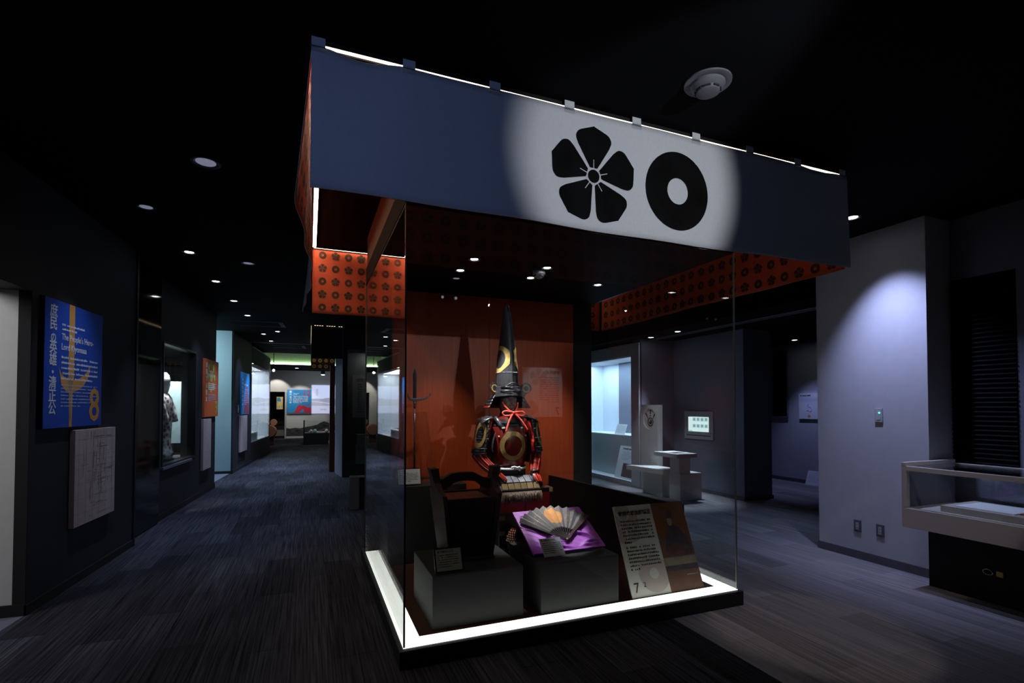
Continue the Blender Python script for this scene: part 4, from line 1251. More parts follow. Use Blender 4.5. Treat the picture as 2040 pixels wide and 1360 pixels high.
# --- cuirass
body = ab('cuirass', MB().loft([ell(0, 0.02, az(z), rx, ry, 40, 2.6) for z, rx, ry in ((0.985, .150, .120), (1.03, .165, .135), (1.10, .180, .150), (1.20, .182, .155), (1.27, .172, .148), (1.325, .155, .130))]), 'lacqr', smooth='auto', label='dark red lacquer breastplate')
front = lambda x, z: 0.02 - (0.135 + 0.02 * min(1, max(0, (z - 1.0) / 0.12)) - 0.01 * max(0, (z - 1.22) / 0.1)) * (max(0.0, 1 - (abs(x) / 0.182) ** 2.6)) ** (1 / 2.6)
fnr = lambda a, b, d: (a, front(a, 1.165 + b) - d, az(1.165 + b))
ab('gold_ring_crest', MB().torus(fnr, 0.124, 0.086, 0.0015, 0.0045, 48), 'goldp', body, label='large gold ring on the breastplate')
for x, z in ((-0.13, 1.245), (0.13, 1.25)):
    ab('breast_button', MB().ball((x, front(x, z) - 0.004, az(z)), 0.009, 10, 6), 'gold', body, smooth=True)
for x in (-0.088, 0.088):
    ab('breast_fitting', MB().box(x - 0.012, x + 0.012, front(x, 1.32) - 0.006, front(x, 1.32) + 0.02, az(1.312), az(1.324)), 'cordw', body)
ab('collar', MB().loft([ell(0, 0.02, az(z), rx, ry, 32, 2.3) for z, rx, ry in ((1.322, .158, .132), (1.355, .135, .112), (1.40, .095, .085))]), 'navy', body, smooth=True, label='dark padded collar')
for sgn in (-1, 1):
    ab('shoulder_strap', MB().tube(crom([(sgn * 0.10, -0.09, az(1.325)), (sgn * 0.125, -0.02, az(1.395)), (sgn * 0.12, 0.07, az(1.38))], 5), [0.022] * 11, 8), 'brow', body, smooth=True)
    ab('side_gusset', MB().grid(lambda a, b, sgn=sgn: (sgn * (0.158 + 0.028 * math.sin(b * PI)), -0.11 + 0.2 * a, az(1.02 + 0.26 * b)), 6, 8), 'navy', body)
# waist sash with white cord
ab('waist_sash', MB().loft([ell(0, 0.01, az(z), rx, ry, 36, 2.3) for z, rx, ry in ((0.905, .168, .140), (0.94, .166, .150), (0.975, .160, .148), (0.99, .150, .130))]), 'navy', smooth=True, label='dark blue waist sash')
pts = [(0.172 * math.cos(th), 0.01 - 0.152 * math.sin(th), az(0.982 - 0.012 * math.sin(th))) for th in [PI * (1 - k / 16) for k in range(17)]]
wc = ab('waist_cord', MB().tube(pts, 0.0095, 8), 'cordw', smooth=True, label='white twisted waist cord with a knot')
ab('cord_knot', MB().tube(crom([(-0.03, -0.156, az(0.985)), (-0.005, -0.168, az(0.992)), (0.03, -0.165, az(0.978)), (0.05, -0.155, az(0.965)), (0.06, -0.150, az(0.982))], 5), 0.010, 8), 'cordw', wc, smooth=True)
ab('cord_knot', MB().tube(crom([(0.05, -0.156, az(0.99)), (0.02, -0.170, az(0.984)), (-0.01, -0.165, az(0.972))], 5), 0.009, 8), 'cordw', wc, smooth=True)
# --- skirt: two rows of lacquered plates and a fur fringe
sk = ab('skirt_apron', MB().grid(lambda a, b: (-0.165 + 0.37 * a, -0.128 - 0.132 * b, az(0.918 - 0.108 * b)), 16, 4), 'navy', smooth=True, label='dark cloth of the lower skirt')
for r_ in range(2):
    for k in range(6):
        x0, x1 = -0.155 + 0.060 * k, -0.155 + 0.060 * k + 0.054
        if r_ == 0:
            q = [(x0, -0.150, 0.912), (x1, -0.150, 0.912), (x1, -0.218, 0.868), (x0, -0.218, 0.868)]
        else:
            q = [(x0, -0.224, 0.864), (x1, -0.224, 0.864), (x1, -0.258, 0.818), (x0, -0.258, 0.818)]
        q = [Vector((p[0], p[1], az(p[2]))) for p in q]
        n_ = (q[1] - q[0]).cross(q[3] - q[0]).normalized()
        if n_.z < 0: n_ = -n_
        ab('skirt_plate', MB().hexa([q[0], q[1], q[2], q[3], q[0] + n_ * 0.007, q[1] + n_ * 0.007, q[2] + n_ * 0.007, q[3] + n_ * 0.007]), 'silverl' if r_ == 0 else 'plategold', sk, bevel=0.003, label='grey lacquer plate' if r_ == 0 else 'gilt lacquer plate')
ab('skirt_rail', MB().box(-0.165, 0.205, -0.268, -0.256, az(0.797), az(0.818)), 'lacq', sk, bevel=0.003)
mb = MB()
rnd = random.Random(9)
for i in range(2200):
    x = rnd.uniform(-0.162, 0.205); y = -0.262 + rnd.uniform(-0.012, 0.008); l = rnd.uniform(0.035, 0.095)
    dx, dy = rnd.uniform(-0.012, 0.012), rnd.uniform(-0.022, 0.002)
    w_ = 0.0022
    mb.add([(x - w_, y, az(0.803)), (x + w_, y, az(0.803)), (x, y + 0.003, az(0.803)), (x + dx * 0.6, y + dy, az(0.803 - l * 0.6)), (x + dx, y + dy * 0.9, az(0.803 - l))], [(0, 1, 3), (1, 2, 3), (2, 0, 3), (0, 3, 4), (1, 4, 3)])
ab('fur_fringe', mb, 'fur', sk, fix=False, label='brown fur fringe under the skirt plates')['kind'] = 'stuff'
# --- arms
for sgn in (-1, 1):
    sh = Vector((sgn * 0.215, 0.02, az(1.375)))
    el = Vector((sgn * 0.285, -0.01, az(1.095))) if sgn < 0 else Vector((0.268, -0.01, az(1.08)))
    wr = Vector((-0.170, -0.165, az(0.945))) if sgn < 0 else Vector((0.190, -0.165, az(0.935)))
    hd = Vector((-0.095, -0.205, az(0.862))) if sgn < 0 else Vector((0.205, -0.215, az(0.868)))
    up = crom([tuple(sh), tuple(sh * 0.5 + el * 0.5 + Vector((sgn * 0.012, 0, 0))), tuple(el)], 6)
    slv = ab('sleeve', MB().tube(up, [0.062 + 0.008 * math.sin(k * 0.9) for k in range(len(up))], 16, lambda th: 1 + 0.05 * math.sin(5 * th)), 'broc', smooth=True, label='red brocade sleeve')
    fa = crom([tuple(el), tuple(el * 0.55 + wr * 0.45 + Vector((sgn * 0.012, 0.012, -0.006))), tuple(wr)], 7)
    fore = ab('forearm_guard', MB().tube(fa, [0.056 - 0.020 * k / (len(fa) - 1) for k in range(len(fa))], 40, lambda th: 1 + 0.07 * abs(math.sin(5 * th)) ** 0.5), 'lacqr', smooth=False, label='red forearm guard of long splints')
    for k in range(7):
        th = 2 * PI * k / 7
        pts = []
        for i, p in enumerate(fa):
            t_ = (Vector(fa[min(i + 1, len(fa) - 1)]) - Vector(fa[max(0, i - 1)])).normalized()
            a_ = (Vector((0, 0, 1)) - t_ * t_.z).normalized(); b_ = t_.cross(a_)
            rr = (0.056 - 0.020 * i / (len(fa) - 1)) * 1.06
            pts.append(Vector(p) + a_ * math.cos(th) * rr + b_ * math.sin(th) * rr)
        ab('splint', MB().tube(pts, 0.0058, 6), 'broc' if k % 2 else 'redchest', fore, smooth=True)
    ab('elbow_band', MB().tube([el + (sh - el).normalized() * 0.03, el, el + (wr - el).normalized() * 0.035], [0.064, 0.066, 0.058], 14), 'navy', fore, smooth=True)
    ab('wrist_band', MB().tube([wr - (wr - el).normalized() * 0.015, wr + (hd - wr).normalized() * 0.010], [0.040, 0.042], 14), 'lacq', fore, smooth=True)
    # hand guard: curved plate, thumb plate and five glove fingers resting on the lap
    dirv = (hd - wr).normalized()
    side = dirv.cross(Vector((0, 0, 1))).normalized()
    nrm = side.cross(dirv).normalized()
    if nrm.z < 0: nrm = -nrm

    def hg(u, v_, wr=wr, dirv=dirv, side=side, nrm=nrm):
        w_ = (0.036 + 0.016 * v_) * (1 - 0.35 * max(0, v_ - 0.7) / 0.3)
        x = (u - 0.5) * 2
        return tuple(wr + dirv * (0.005 + 0.095 * v_) + side * (w_ * x) + nrm * (0.022 - 0.022 * x * x + 0.006 * math.sin(v_ * PI)))
    hand = ab('hand_guard', MB().grid(hg, 12, 10), 'lacqr', smooth=True, label='red hand guard plate')
    sm = hand.modifiers.new('thick', 'SOLIDIFY'); sm.thickness = 0.004
    for k in range(3):
        ab('guard_ridge', MB().tube([hg(0.25 + 0.25 * k, q / 8) for q in range(9)], 0.005, 6), 'broc', hand, smooth=True)
    for k in range(4):
        x = -0.030 + 0.020 * k
        ln = (0.050, 0.060, 0.056, 0.044)[k]
        b0 = wr + dirv * 0.075 + side * x
        b1 = b0 + dirv * ln * 0.55 + nrm * 0.004
        b2 = b0 + dirv * ln * 0.95 - nrm * 0.018
        ab('glove_finger', MB().tube(crom([tuple(b0), tuple(b1), tuple(b2)], 4), [0.0085, 0.0085, 0.0085, 0.008, 0.008, 0.0075, 0.007, 0.006, 0.004], 8), 'navy', hand, smooth=True)
    tb0 = wr + dirv * 0.03 - side * sgn * -0.034
    tb1 = tb0 + dirv * 0.035 + side * sgn * 0.022
    tb2 = tb1 + dirv * 0.03 + side * sgn * 0.002 - nrm * 0.010
    ab('glove_thumb', MB().tube(crom([tuple(tb0), tuple(tb1), tuple(tb2)], 4), [0.011, 0.0105, 0.010, 0.010, 0.0095, 0.009, 0.0085, 0.007, 0.004], 8), 'navy', hand, smooth=True)
    # shoulder guard: top plate and seven lames hung over the upper arm
    cx, cy = sgn * 0.205, 0.01
    top_ = MB().grid(lambda a, b, sgn=sgn: (sgn * (0.175 + 0.11 * b), 0.0 + (a - 0.5) * 0.19, az(1.425 - 0.050 * b * b - 0.9 * (a - 0.5) ** 2 * 0.1)), 10, 6)
    sg_ = ab('shoulder_guard', top_, 'brow', smooth=True, label='lacquered shoulder guard of seven hanging lames')
    sm = sg_.modifiers.new('thick', 'SOLIDIFY'); sm.thickness = 0.004

    def lame(a, z, off, sgn=sgn):
        tz = (1.39 - z) / 0.29
        cxx = sgn * (0.205 + 0.050 * tz)
        th = (PI * 1.53 - a * PI * 0.94) if sgn < 0 else (-PI * 0.53 + a * PI * 0.94)
        r = 0.084 + 0.010 * tz + off
        return (cxx + r * math.cos(th), 0.005 + (r + 0.006) * math.sin(th), az(z))
    for k in range(7):
        z1 = 1.395 - 0.0405 * k; z0 = z1 - 0.046
        o = ab('lame', MB().grid(lambda a, b, z0=z0, z1=z1: lame(a, z0 + (z1 - z0) * b, 0.003 * (1 - b)), 22, 3), 'lacq', sg_, smooth=True)
        sm = o.modifiers.new('thick', 'SOLIDIFY'); sm.thickness = 0.003
        ab('lame_lacing', MB().tube([lame(i / 22, z0 + 0.002, 0.0045) for i in range(23)], 0.0016, 4), 'base' if k % 2 else 'navy', sg_)
    N = 40
    vs = []
    for k in range(N):
        th = 2 * PI * k / N
        for rr in (1.0, 0.62):
            vs.append(lame(0.30 + 0.20 * rr * math.cos(th), 1.262 + 0.112 * rr * math.sin(th), 0.0065))
    ab('gold_ring_crest', MB().add(vs, [(2 * k, 2 * ((k + 1) % N), 2 * ((k + 1) % N) + 1, 2 * k + 1) for k in range(N)]), 'goldp', sg_, fix=True, smooth=True, label='gold ring on the shoulder guard')

# ------------------------------------------------------------------ panels on the left wall


def wall_frame(P, n, s, z):
    return frame(cl(P, n, s, z), (s4, c4, 0), (0, 0, 1))


def crescent(cx, cy, w, h, d0, d1, fn=UV):
    a = [(cx - w * 0.46 + w * k / 12 * 1.0, cy + h * (0.02 + 0.98 * (abs(k / 12 - 0.36) / 0.64) ** 2.2)) for k in range(13)]
    b = [(cx - w * 0.46 + w * k / 12 * 1.0, cy - h * 0.62 + h * 1.62 * (abs(k / 12 - 0.34) / 0.66) ** 2.4) for k in range(12, -1, -1)]
    return MB().prism(a + b, fn, d0, d1)


# blue panel, numeral 8
t = thing('wall_panel', 'royal blue wall panel with an ochre trident shape and a large numeral 8', 'wall panel', mx=wall_frame(P0, 0.03, 0.088, 1.330))
Wp, Hp = 0.93, 1.0
build('backing', MB().box(0, Wp, 0, Hp, -0.03, 0), 'side8', t)
build('face', MB().box(0.002, Wp - 0.002, 0.002, Hp - 0.002, 0, 0.003), 'blue8', t, label='blue printed face')
build('trident_shaft', MB().box(0.348, 0.435, 0.38, Hp - 0.002, 0.003, 0.0042), 'gold8', t, label='ochre upright bar')
build('trident_handle', MB().prism([(0.355, 0.38), (0.430, 0.38), (0.420, 0.27), (0.412, 0.002), (0.372, 0.002), (0.362, 0.27)], UV, 0.003, 0.0042), 'gold8', t)
up = [(0.205, 0.475), (0.245, 0.425), (0.31, 0.395), (0.392, 0.385), (0.50, 0.395), (0.60, 0.43), (0.66, 0.47), (0.70, 0.525)]
lo = [(0.70, 0.47), (0.66, 0.40), (0.58, 0.335), (0.49, 0.30), (0.40, 0.285), (0.31, 0.295), (0.245, 0.34)]
build('crescent_blade', MB().prism(up + lo, UV, 0.003, 0.0044), 'gold8', t, label='ochre crescent blade')
build('shade_ellipse', MB().prism([(0.382 + 0.036 * math.cos(2 * PI * k / 20), 0.36 + 0.055 * math.sin(2 * PI * k / 20)) for k in range(20)], UV, 0.0044, 0.0048), 'goldshade', t)
build('shade_line', MB().box(0.375, 0.392, 0.06, 0.32, 0.0044, 0.0048), 'goldshade', t)
y = 0.868
for chx, hgt in (('庶', 0.105), ('民', 0.105), ('の', 0.078), ('英', 0.105), ('雄', 0.105), ('・', 0.060), ('清', 0.105), ('正', 0.105), ('公', 0.105)):
    sz = 0.108 if chx not in 'の' else 0.082
    text(chx, sz, 'txtw', t, 0.118, y, 0.0046, align='CENTER', bold=0.0015)
    y -= 0.098 if chx not in 'の・' else 0.082
text("The People's Hero-", 0.072, 'txtw', t, 0.232, 0.700, 0.005, bold=0.0008, sx=0.92)
text('Lord Kiyomasa', 0.072, 'txtw', t, 0.232, 0.620, 0.005, bold=0.0008, sx=0.92)
textblock(t, 'txtw', 0.240, 0.812, 0.36, 1, 0.03, 0.018, 0.005, last=1, seed=21)
textblock(t, 'txtw', 0.240, 0.776, 0.24, 1, 0.03, 0.018, 0.005, last=1, seed=22)
textblock(t, 'txtw', 0.238, 0.552, 0.60, 5, 0.042, 0.019, 0.005, last=0.85, seed=23)
textblock(t, 'txtlight', 0.238, 0.336, 0.60, 7, 0.028, 0.011, 0.005, cw=0.013, last=0.52, seed=24)
text('8', 0.41, 'gold8', t, 0.690, 0.045, 0.0046, bold=0.004, name='numeral')
# grey map board
t = thing('map_board', 'pinkish grey board with a faint old castle map, hung under the blue panel', 'wall panel', mx=wall_frame(P0, 0.045, 0.541, 0.49))
build('board', MB().box(0, 0.755, 0, 0.812, -0.04, 0), 'mapb', t, bevel=0.003)
rnd = random.Random(5)
mb = MB()
for k in range(120):
    u0, v0 = rnd.gauss(0.42, 0.13), rnd.gauss(0.42, 0.20)
    u0 = max(0.05, min(0.68, u0)); v0 = max(0.05, min(0.74, v0))
    if rnd.random() < 0.5:
        mb.box(u0, min(0.73, u0 + rnd.uniform(0.03, 0.16)), v0, v0 + 0.003, 0.0003, 0.0008)
    else:
        mb.box(u0, u0 + 0.003, v0, min(0.79, v0 + rnd.uniform(0.03, 0.16)), 0.0003, 0.0008)
for k in range(6):
    mb.box(0.01, 0.745, 0.10 + 0.125 * k, 0.1015 + 0.125 * k, 0.0003, 0.0006)
    mb.box(0.06 + 0.125 * k, 0.0615 + 0.125 * k, 0.01, 0.80, 0.0003, 0.0006)
build('map_lines', mb, 'mapline', t, fix=False, label='faint map lines')['kind'] = 'stuff'
# glossy black strip
t = thing('glossy_panel', 'tall glossy black glass strip set back between the two stretches of left wall', 'wall panel', cl(P0, -0.115, 1.95), A4)
build('sheet', MB().box(-0.004, 0.008, 0.02, 1.05, 0.02, CH - 0.005), 'gloss', t)
build('edge_post', MB().box(-0.004, 0.13, -0.088, -0.045, 0, CH - 0.003), 'black', t, bevel=0.004)
build('edge_post', MB().box(-0.004, 0.11, -0.035, 0.0, 0, CH - 0.003), 'black', t, bevel=0.004)

# display window with robe, drum and lattice inside
t = thing('wall_window_case', 'display window in the left wall with a dark frame and a pale sill', 'display case', cl(P2, 0, 0), A4)
build('frame', MB().box(-0.07, 0.012, 0.131, 0.155, 0.69, 2.37), 'black', t)
build('frame', MB().box(-0.07, 0.012, 1.628, 1.652, 0.69, 2.37), 'black', t)
build('frame', MB().box(-0.07, 0.012, 0.155, 1.628, 2.345, 2.37), 'black', t)
build('frame', MB().box(-0.07, 0.012, 0.155, 1.628, 0.69, 0.715), 'black', t)
build('sill', MB().box(0.0, 0.035, 0.10, 1.40, 0.655, 0.6895), 'greyd', t, label='pale narrow sill')
build('glazing', MB().box(-0.05, -0.042, 0.155, 1.628, 0.715, 2.345), 'glass', t)
build('niche_floor', MB().box(-0.95, -0.2, 0.05, 3.0, 0.66, 0.69), 'greyd', t)
build('niche_ceiling', MB().box(-0.95, -0.2, 0.05, 3.0, 2.40, 2.43), 'matte', t)
build('niche_back', MB().box(-0.97, -0.95, 0.05, 3.0, 0.66, 2.43), 'greyd', t)
build('niche_end', MB().box(-0.95, -0.2, 3.0, 3.02, 0.66, 2.43), 'matte', t)
build('niche_end', MB().box(-0.95, -0.2, 0.03, 0.05, 0.66, 2.43), 'matte', t)
lamp('SPOT', 'niche_lamp', cl(P2, -0.22, 0.95, 2.36), 140, (1.0, 0.97, 1.0), cl(P2, -0.22, 1.12, 0.69), 0.02, 40, 0.5)
lamp('SPOT', 'niche_lamp', cl(P2, -0.5, 1.7, 2.36), 130, (1.0, 0.9, 0.75), cl(P2, -0.45, 2.5, 1.2), 0.02, 80, 0.7)
rb = thing('robe_figure', 'headed mannequin in a white patterned robe, at the left inside the wall window', 'mannequin', cl(P2, -0.24, 1.02, 0.691), A4)
build('stand', MB().cyl((0, 0), 0.13, 0, 0.04, 24), 'black', rb)
build('robe', MB().loft([ell(0, 0, z, a, b, 24, 2.2) for z, a, b in ((0.04, .10, .15), (0.12, .125, .17), (0.16, .10, .13), (0.24, .085, .12), (0.45, .09, .13), (0.75, .10, .16), (0.92, .09, .17), (1.0, .05, .08))]), 'robe', rb, True, label='white patterned robe')
for s_ in (-1, 1):
    build('robe_sleeve', MB().tube(crom([(0, s_ * 0.14, 0.93), (0.02, s_ * 0.21, 0.78), (0.05, s_ * 0.18, 0.58)], 4), [0.05, 0.052, .055, .06, .062, .065, .07, .075, .08], 12), 'robe', rb, True)
build('head', MB().loft([ell(0, 0, z, a, b, 18) for z, a, b in ((0.99, .04, .04), (1.05, .055, .06), (1.12, .07, .078), (1.2, .072, .085), (1.27, .055, .07), (1.31, .02, .03))]), 'paperw', rb, True, label='white head')
t = thing('backing_panel', 'plain pale blue upright panel behind the robed mannequin', 'panel', cl(P2, -0.45, 2.02, 0.691), A4)
build('panel_sheet', MB().box(-0.20, 0.20, 0, 0.02, 0.20, 1.22), 'cyanwall', t)
build('panel_foot', MB().box(-0.05, 0.05, -0.02, 0.08, 0, 0.1995), 'black', t)
lamp('SPOT', 'niche_lamp', cl(P2, -0.5, 1.2, 2.36), 60, (0.75, 0.92, 1.0), cl(P2, -0.45, 2.0, 1.5), 0.02, 50, 0.7)
t = thing('drum', 'dark barrel drum on edge beside a lattice, deep inside the wall window', 'drum', cl(P2, -0.42, 2.70, 0.691), A4)
build('drum_stand', MB().box(-0.14, 0.14, -0.1, 0.1, 0, 0.36), 'black', t)
build('drum_body', MB().lathe((0, 0, 0), [(0.17, -0.16), (0.21, -0.05), (0.21, 0.05), (0.17, 0.16)], 28), 'drum', t, 'auto').matrix_local = Matrix.Translation((0, 0, 0.58)) @ Matrix.Rotation(R(90), 4, 'X')
build('drum_head', MB().cyl((0, 0), 0.165, 0.160, 0.168, 28), 'drumskin', t).matrix_local = Matrix.Translation((0, 0, 0.58)) @ Matrix.Rotation(R(90), 4, 'X')
t = thing('lattice_screen', 'dark lattice screen with two glowing yellow papers, at the far end of the wall window', 'screen', cl(P2, -0.50, 2.93, 0.691), A4)
for k in range(6):
    build('lattice_bar', MB().box(-0.24 + 0.085 * k, -0.225 + 0.085 * k, 0, 0.015, 0, 1.62), 'redwood', t)
for k in range(9):
    build('lattice_bar', MB().box(-0.24, 0.20, -0.012, 0, 0.12 + 0.18 * k, 0.135 + 0.18 * k), 'redwood', t)
build('yellow_paper', MB().box(-0.14, 0.0, -0.02, -0.013, 0.88, 1.02), 'yellow', t)
build('yellow_paper', MB().box(-0.14, 0.0, -0.02, -0.013, 1.06, 1.26), 'yellow', t)

# orange panel 9 and its board
t = thing('wall_panel', 'orange wall panel with a lime dotted emblem and the numeral 9', 'wall panel', mx=wall_frame(P2, 0.03, 2.06, 1.318))
build('backing', MB().box(0, 0.94, 0, 1.0, -0.03, 0), 'or9', t)
for (u_, v_, ru, rv) in ((.42, .94, .055, .055), (.27, .87, .060, .06), (.58, .87, .060, .06), (.43, .72, .105, .105), (.20, .71, .055, .062), (.66, .70, .055, .062), (.27, .54, .060, .06), (.57, .54, .060, .06), (.42, .475, .055, .055)):
    build('lime_dot', MB().prism([(u_ + ru * math.cos(2 * PI * k / 20), v_ + rv * math.sin(2 * PI * k / 20)) for k in range(20)], UV, 0.0005, 0.002), 'gr9', t)
y = 0.855
for chx in '成熟する熊本':
    text(chx, 0.105, 'txtw', t, 0.115, y, 0.003, align='CENTER', bold=0.001); y -= 0.118
textblock(t, 'txtw', 0.24, 0.79, 0.34, 1, 0.03, 0.018, 0.0035, last=1, seed=31)
text('Maturing City', 0.075, 'txtw', t, 0.24, 0.700, 0.003)
textblock(t, 'txtw', 0.24, 0.575, 0.52, 4, 0.034, 0.018, 0.0035, last=0.8, seed=33)
textblock(t, 'txtlight', 0.24, 0.385, 0.52, 5, 0.026, 0.010, 0.0035, last=0.5, seed=34)
text('9', 0.36, 'gr9', t, 0.70, 0.035, 0.003, name='numeral')
t = thing('map_board', 'narrow grey board hung under the orange panel', 'wall panel', mx=wall_frame(P2, 0.045, 1.975, 0.425))
build('board', MB().box(0, 0.50, 0, 0.86, -0.04, 0), 'mapb', t, bevel=0.003)
build('map_lines', MB().box(0.1, 0.40, 0.3, 0.302, 0.0003, 0.0008), 'mapline', t)
# panel 10 and its board
t = thing('wall_panel', 'cyan blue wall panel with a maroon tower drawing, before the bright showcase', 'wall panel', mx=wall_frame(P3, 0.03, 0.79, 1.305))
build('backing', MB().box(0, 0.98, 0, 1.02, -0.03, 0), 'bl10', t)
for k, (u0, u1, v0, v1) in enumerate(((.30, .95, .02, .16), (.36, .90, .16, .30), (.42, .86, .30, .42), (.47, .82, .42, .52), (.52, .77, .52, .60))):
    build('tower_storey', MB().prism([(u0, v0), (u1, v0), (u1 - 0.03, v1), (u0 + 0.03, v1)], UV, 0.0005, 0.0015), 'red10', t)
build('tower_roof', MB().prism([(0.50, 0.60), (0.79, 0.60), (0.645, 0.70)], UV, 0.0005, 0.0015), 'red10', t)
textblock(t, 'txtw', 0.10, 0.82, 0.08, 8, 0.10, 0.075, 0.003, cw=0.08, last=1, seed=41)
text('Modern Town', 0.085, 'txtw', t, 0.24, 0.70, 0.003)
textblock(t, 'txtlight', 0.28, 0.60, 0.60, 9, 0.045, 0.018, 0.003, seed=42)
t = thing('map_board', 'grey board hung under the cyan blue panel', 'wall panel', mx=wall_frame(P3, 0.045, 0.65, 0.41))
build('board', MB().box(0, 0.82, 0, 0.865, -0.04, 0), 'mapb', t, bevel=0.003)
build('map_lines', MB().box(0.2, 0.60, 0.3, 0.302, 0.0003, 0.0008), 'mapline', t)
t = thing('wall_switch', 'small pale switch on the dark wall just left of the cyan blue panel', 'switch', mx=wall_frame(P3, 0.001, 0.50, 1.35))
build('plate', MB().box(0, 0.09, 0, 0.18, 0, 0.012), 'plastic', t)
build('rocker', MB().box(0.03, 0.06, 0.06, 0.12, 0.012, 0.016), 'txtw', t)

# bright glazed showcase at the end of the corridor
t = thing('wall_showcase', 'brilliantly lit white glazed showcase at the end of the left wall', 'display case', cl(P3, 0, 0), A4)
build('base', MB().box(-1.0, 0, 2.24, 5.6, 0, 0.53), 'black', t)
build('header', MB().box(-1.0, 0, 2.24, 5.6, 2.66, 3.08), 'matte', t)
build('end_post', MB().box(-1.0, 0.0, 5.52, 5.6, 0.53, 2.66), 'black', t)
build('end_post', MB().box(-0.10, 0.0, 2.24, 2.30, 0.53, 2.66), 'black', t)
build('lining', MB().box(-1.0, -0.98, 2.3, 5.52, 0.53, 2.66), 'casein', t)
build('lining', MB().box(-0.98, -0.02, 5.50, 5.52, 0.53, 2.66), 'casein', t)
build('lining', MB().box(-0.98, -0.02, 2.30, 5.50, 0.53, 0.545), 'casein', t)
for k in range(3):
    build('glass_pane', MB().box(-0.012, -0.002, 2.305 + 1.07 * k, 2.305 + 1.07 * (k + 1) - 0.004, 0.55, 2.66), 'glass', t)
build('top_rail', MB().box(-0.01, 0.03, 2.24, 5.6, 3.081, 3.10), 'vent', t, label='pale rail along the top')
lamp('AREA', 'showcase_lamp', cl(P3, -0.42, 3.9, 2.64), 50, (0.86, 0.92, 1.0), cl(P3, -0.42, 3.9, 0), size=0.5, size_y=3.0).rotation_euler = (0, 0, A4)
t = thing('exhibit_plinth', 'low white plinth at the near end of the bright showcase', 'plinth', cl(P3, -0.42, 2.9, 0.546), A4)
build('body', MB().box(-0.30, 0.36, -0.45, 0.75, 0, 0.22), 'casein', t, bevel=0.005)
for s_, lb in ((0.05, 'larger golden dish on the white plinth in the bright showcase'), (0.48, 'smaller golden dish beside the larger one in the bright showcase')):
    o = build('gold_dish', MB().lathe((0, 0, 0), [(0.05, 0), (0.07, 0.02), (0.11, 0.05), (0.10, 0.055), (0.06, 0.03), (0.01, 0.025)], 20), 'gold', None, True)
    o.location = cl(P3, -0.28, 2.9 + s_, 0.767); o['label'] = lb; o['category'] = 'dish'

# ------------------------------------------------------------------ the far room
t = thing('cove_light', 'long fluorescent lamp in the green-white ceiling recess of the far room', 'ceiling light', (1.0, 22.72, CH))
build('lamp_tube', MB().box(-2.8, 2.9, -0.03, 0.02, 0.03, 0.09), 'cove', t)
build('trough', MB().box(-2.85, 2.95, -0.06, 0.03, -0.02, 0.028), 'matte', t)
lamp('AREA', 'far_room_lamp', (0.5, 20.5, 3.6), 20, (0.85, 1.0, 0.85), (0.5, 22.5, 1.0), size=2.0)
lamp('AREA', 'end_wall_lamp', (0.4, 24.4, 3.15), 8, (0.80, 0.88, 1.0), (0.1, 26, 0.9), size=0.8)
lamp('SPOT', 'end_wall_spot', (-0.4, 24.6, 3.1), 90, (1.0, 0.98, 0.95), (-0.4, 26, 1.3), 0.03, 60, 0.4)
lamp('SPOT', 'doorway_spot', (-1.4, 25.2, 3.1), 60, (1.0, 0.95, 0.85), (-1.4, 26.0, 1.9), 0.03, 70, 0.4)


def hung_spot(label, o, aim, r=0.05, lens='lens', top=CH):
    q = (Vector(aim) - Vector(o)).to_track_quat('-Z', 'Y').to_euler()
    t = thing('track_spotlight', label, 'spotlight', o)
    build('stem', MB().cyl((0, 0), 0.012, 0.02, top - o[2], 8), 'black', t)
    hd_ = build('lamp_head', MB().cyl((0, 0), r * 1.15, -0.05, 0.10, 18), 'black', t); hd_.rotation_euler = q
    ln_ = build('lens', MB().cyl((0, 0), r, -0.056, -0.0505, 18), lens, t); ln_.rotation_euler = q
    return t


M['star'] = mat('lamp_lens_bright', (1, 1, 1), 0.3, emit=(1, 1, 1), estr=60)
hung_spot('dazzling hung spotlight at the end of the bright showcase', (-1.13, 18.9, 2.72), (0, 3, 1.5), 0.035, 'star', CH + 0.55)
hung_spot('small black hung spotlight before the projected picture', (0.55, 23.6, 2.93), (0.5, 23.2, 0.0), 0.07, 'lens')
t = thing('recessed_downlight', 'small white downlight above the left edge of the blue and red panel', 'downlight', (-0.52, 24.3, CH), 0)
build('rim', MB().torus(UV, 0.09, 0.07, -0.008, 0, 20), 'plastic', t)
build('lens', MB().cyl((0, 0), 0.07, -0.006, -0.001, 20), 'lens', t)
# panel 12
t = thing('wall_panel', 'blue wall panel with red cloud shapes and a red numeral 12, on the far end wall', 'wall panel', mx=frame((-0.96, 25.95, 1.20), (1, 0, 0), (0, 0, 1)))
build('backing', MB().box(0, 1.06, -0.055, 1.09, -0.05, 0), 'greyd', t)
build('face', MB().box(0, 1.06, 0, 1.09, 0, 0.004), 'bl10', t, label='blue printed face')
build('red_cloud', MB().prism([(0.28, 0.004), (0.33, 0.09), (0.40, 0.13), (0.39, 0.22), (0.44, 0.30), (0.52, 0.37), (0.62, 0.33), (0.72, 0.35), (0.82, 0.29), (0.90, 0.24), (1.055, 0.26), (1.055, 0.004)], UV, 0.004, 0.006), 'red12', t, label='red cloud shape')
build('blue_rock', MB().prism([(0.55, 0.004), (0.60, 0.09), (0.66, 0.17), (0.74, 0.13), (0.71, 0.004)], UV, 0.006, 0.008), 'bl10', t)
build('red_petal', MB().prism([(0.85, 0.36), (0.96, 0.34), (1.01, 0.39), (0.93, 0.41)], UV, 0.004, 0.006), 'red12', t)
y = 0.94
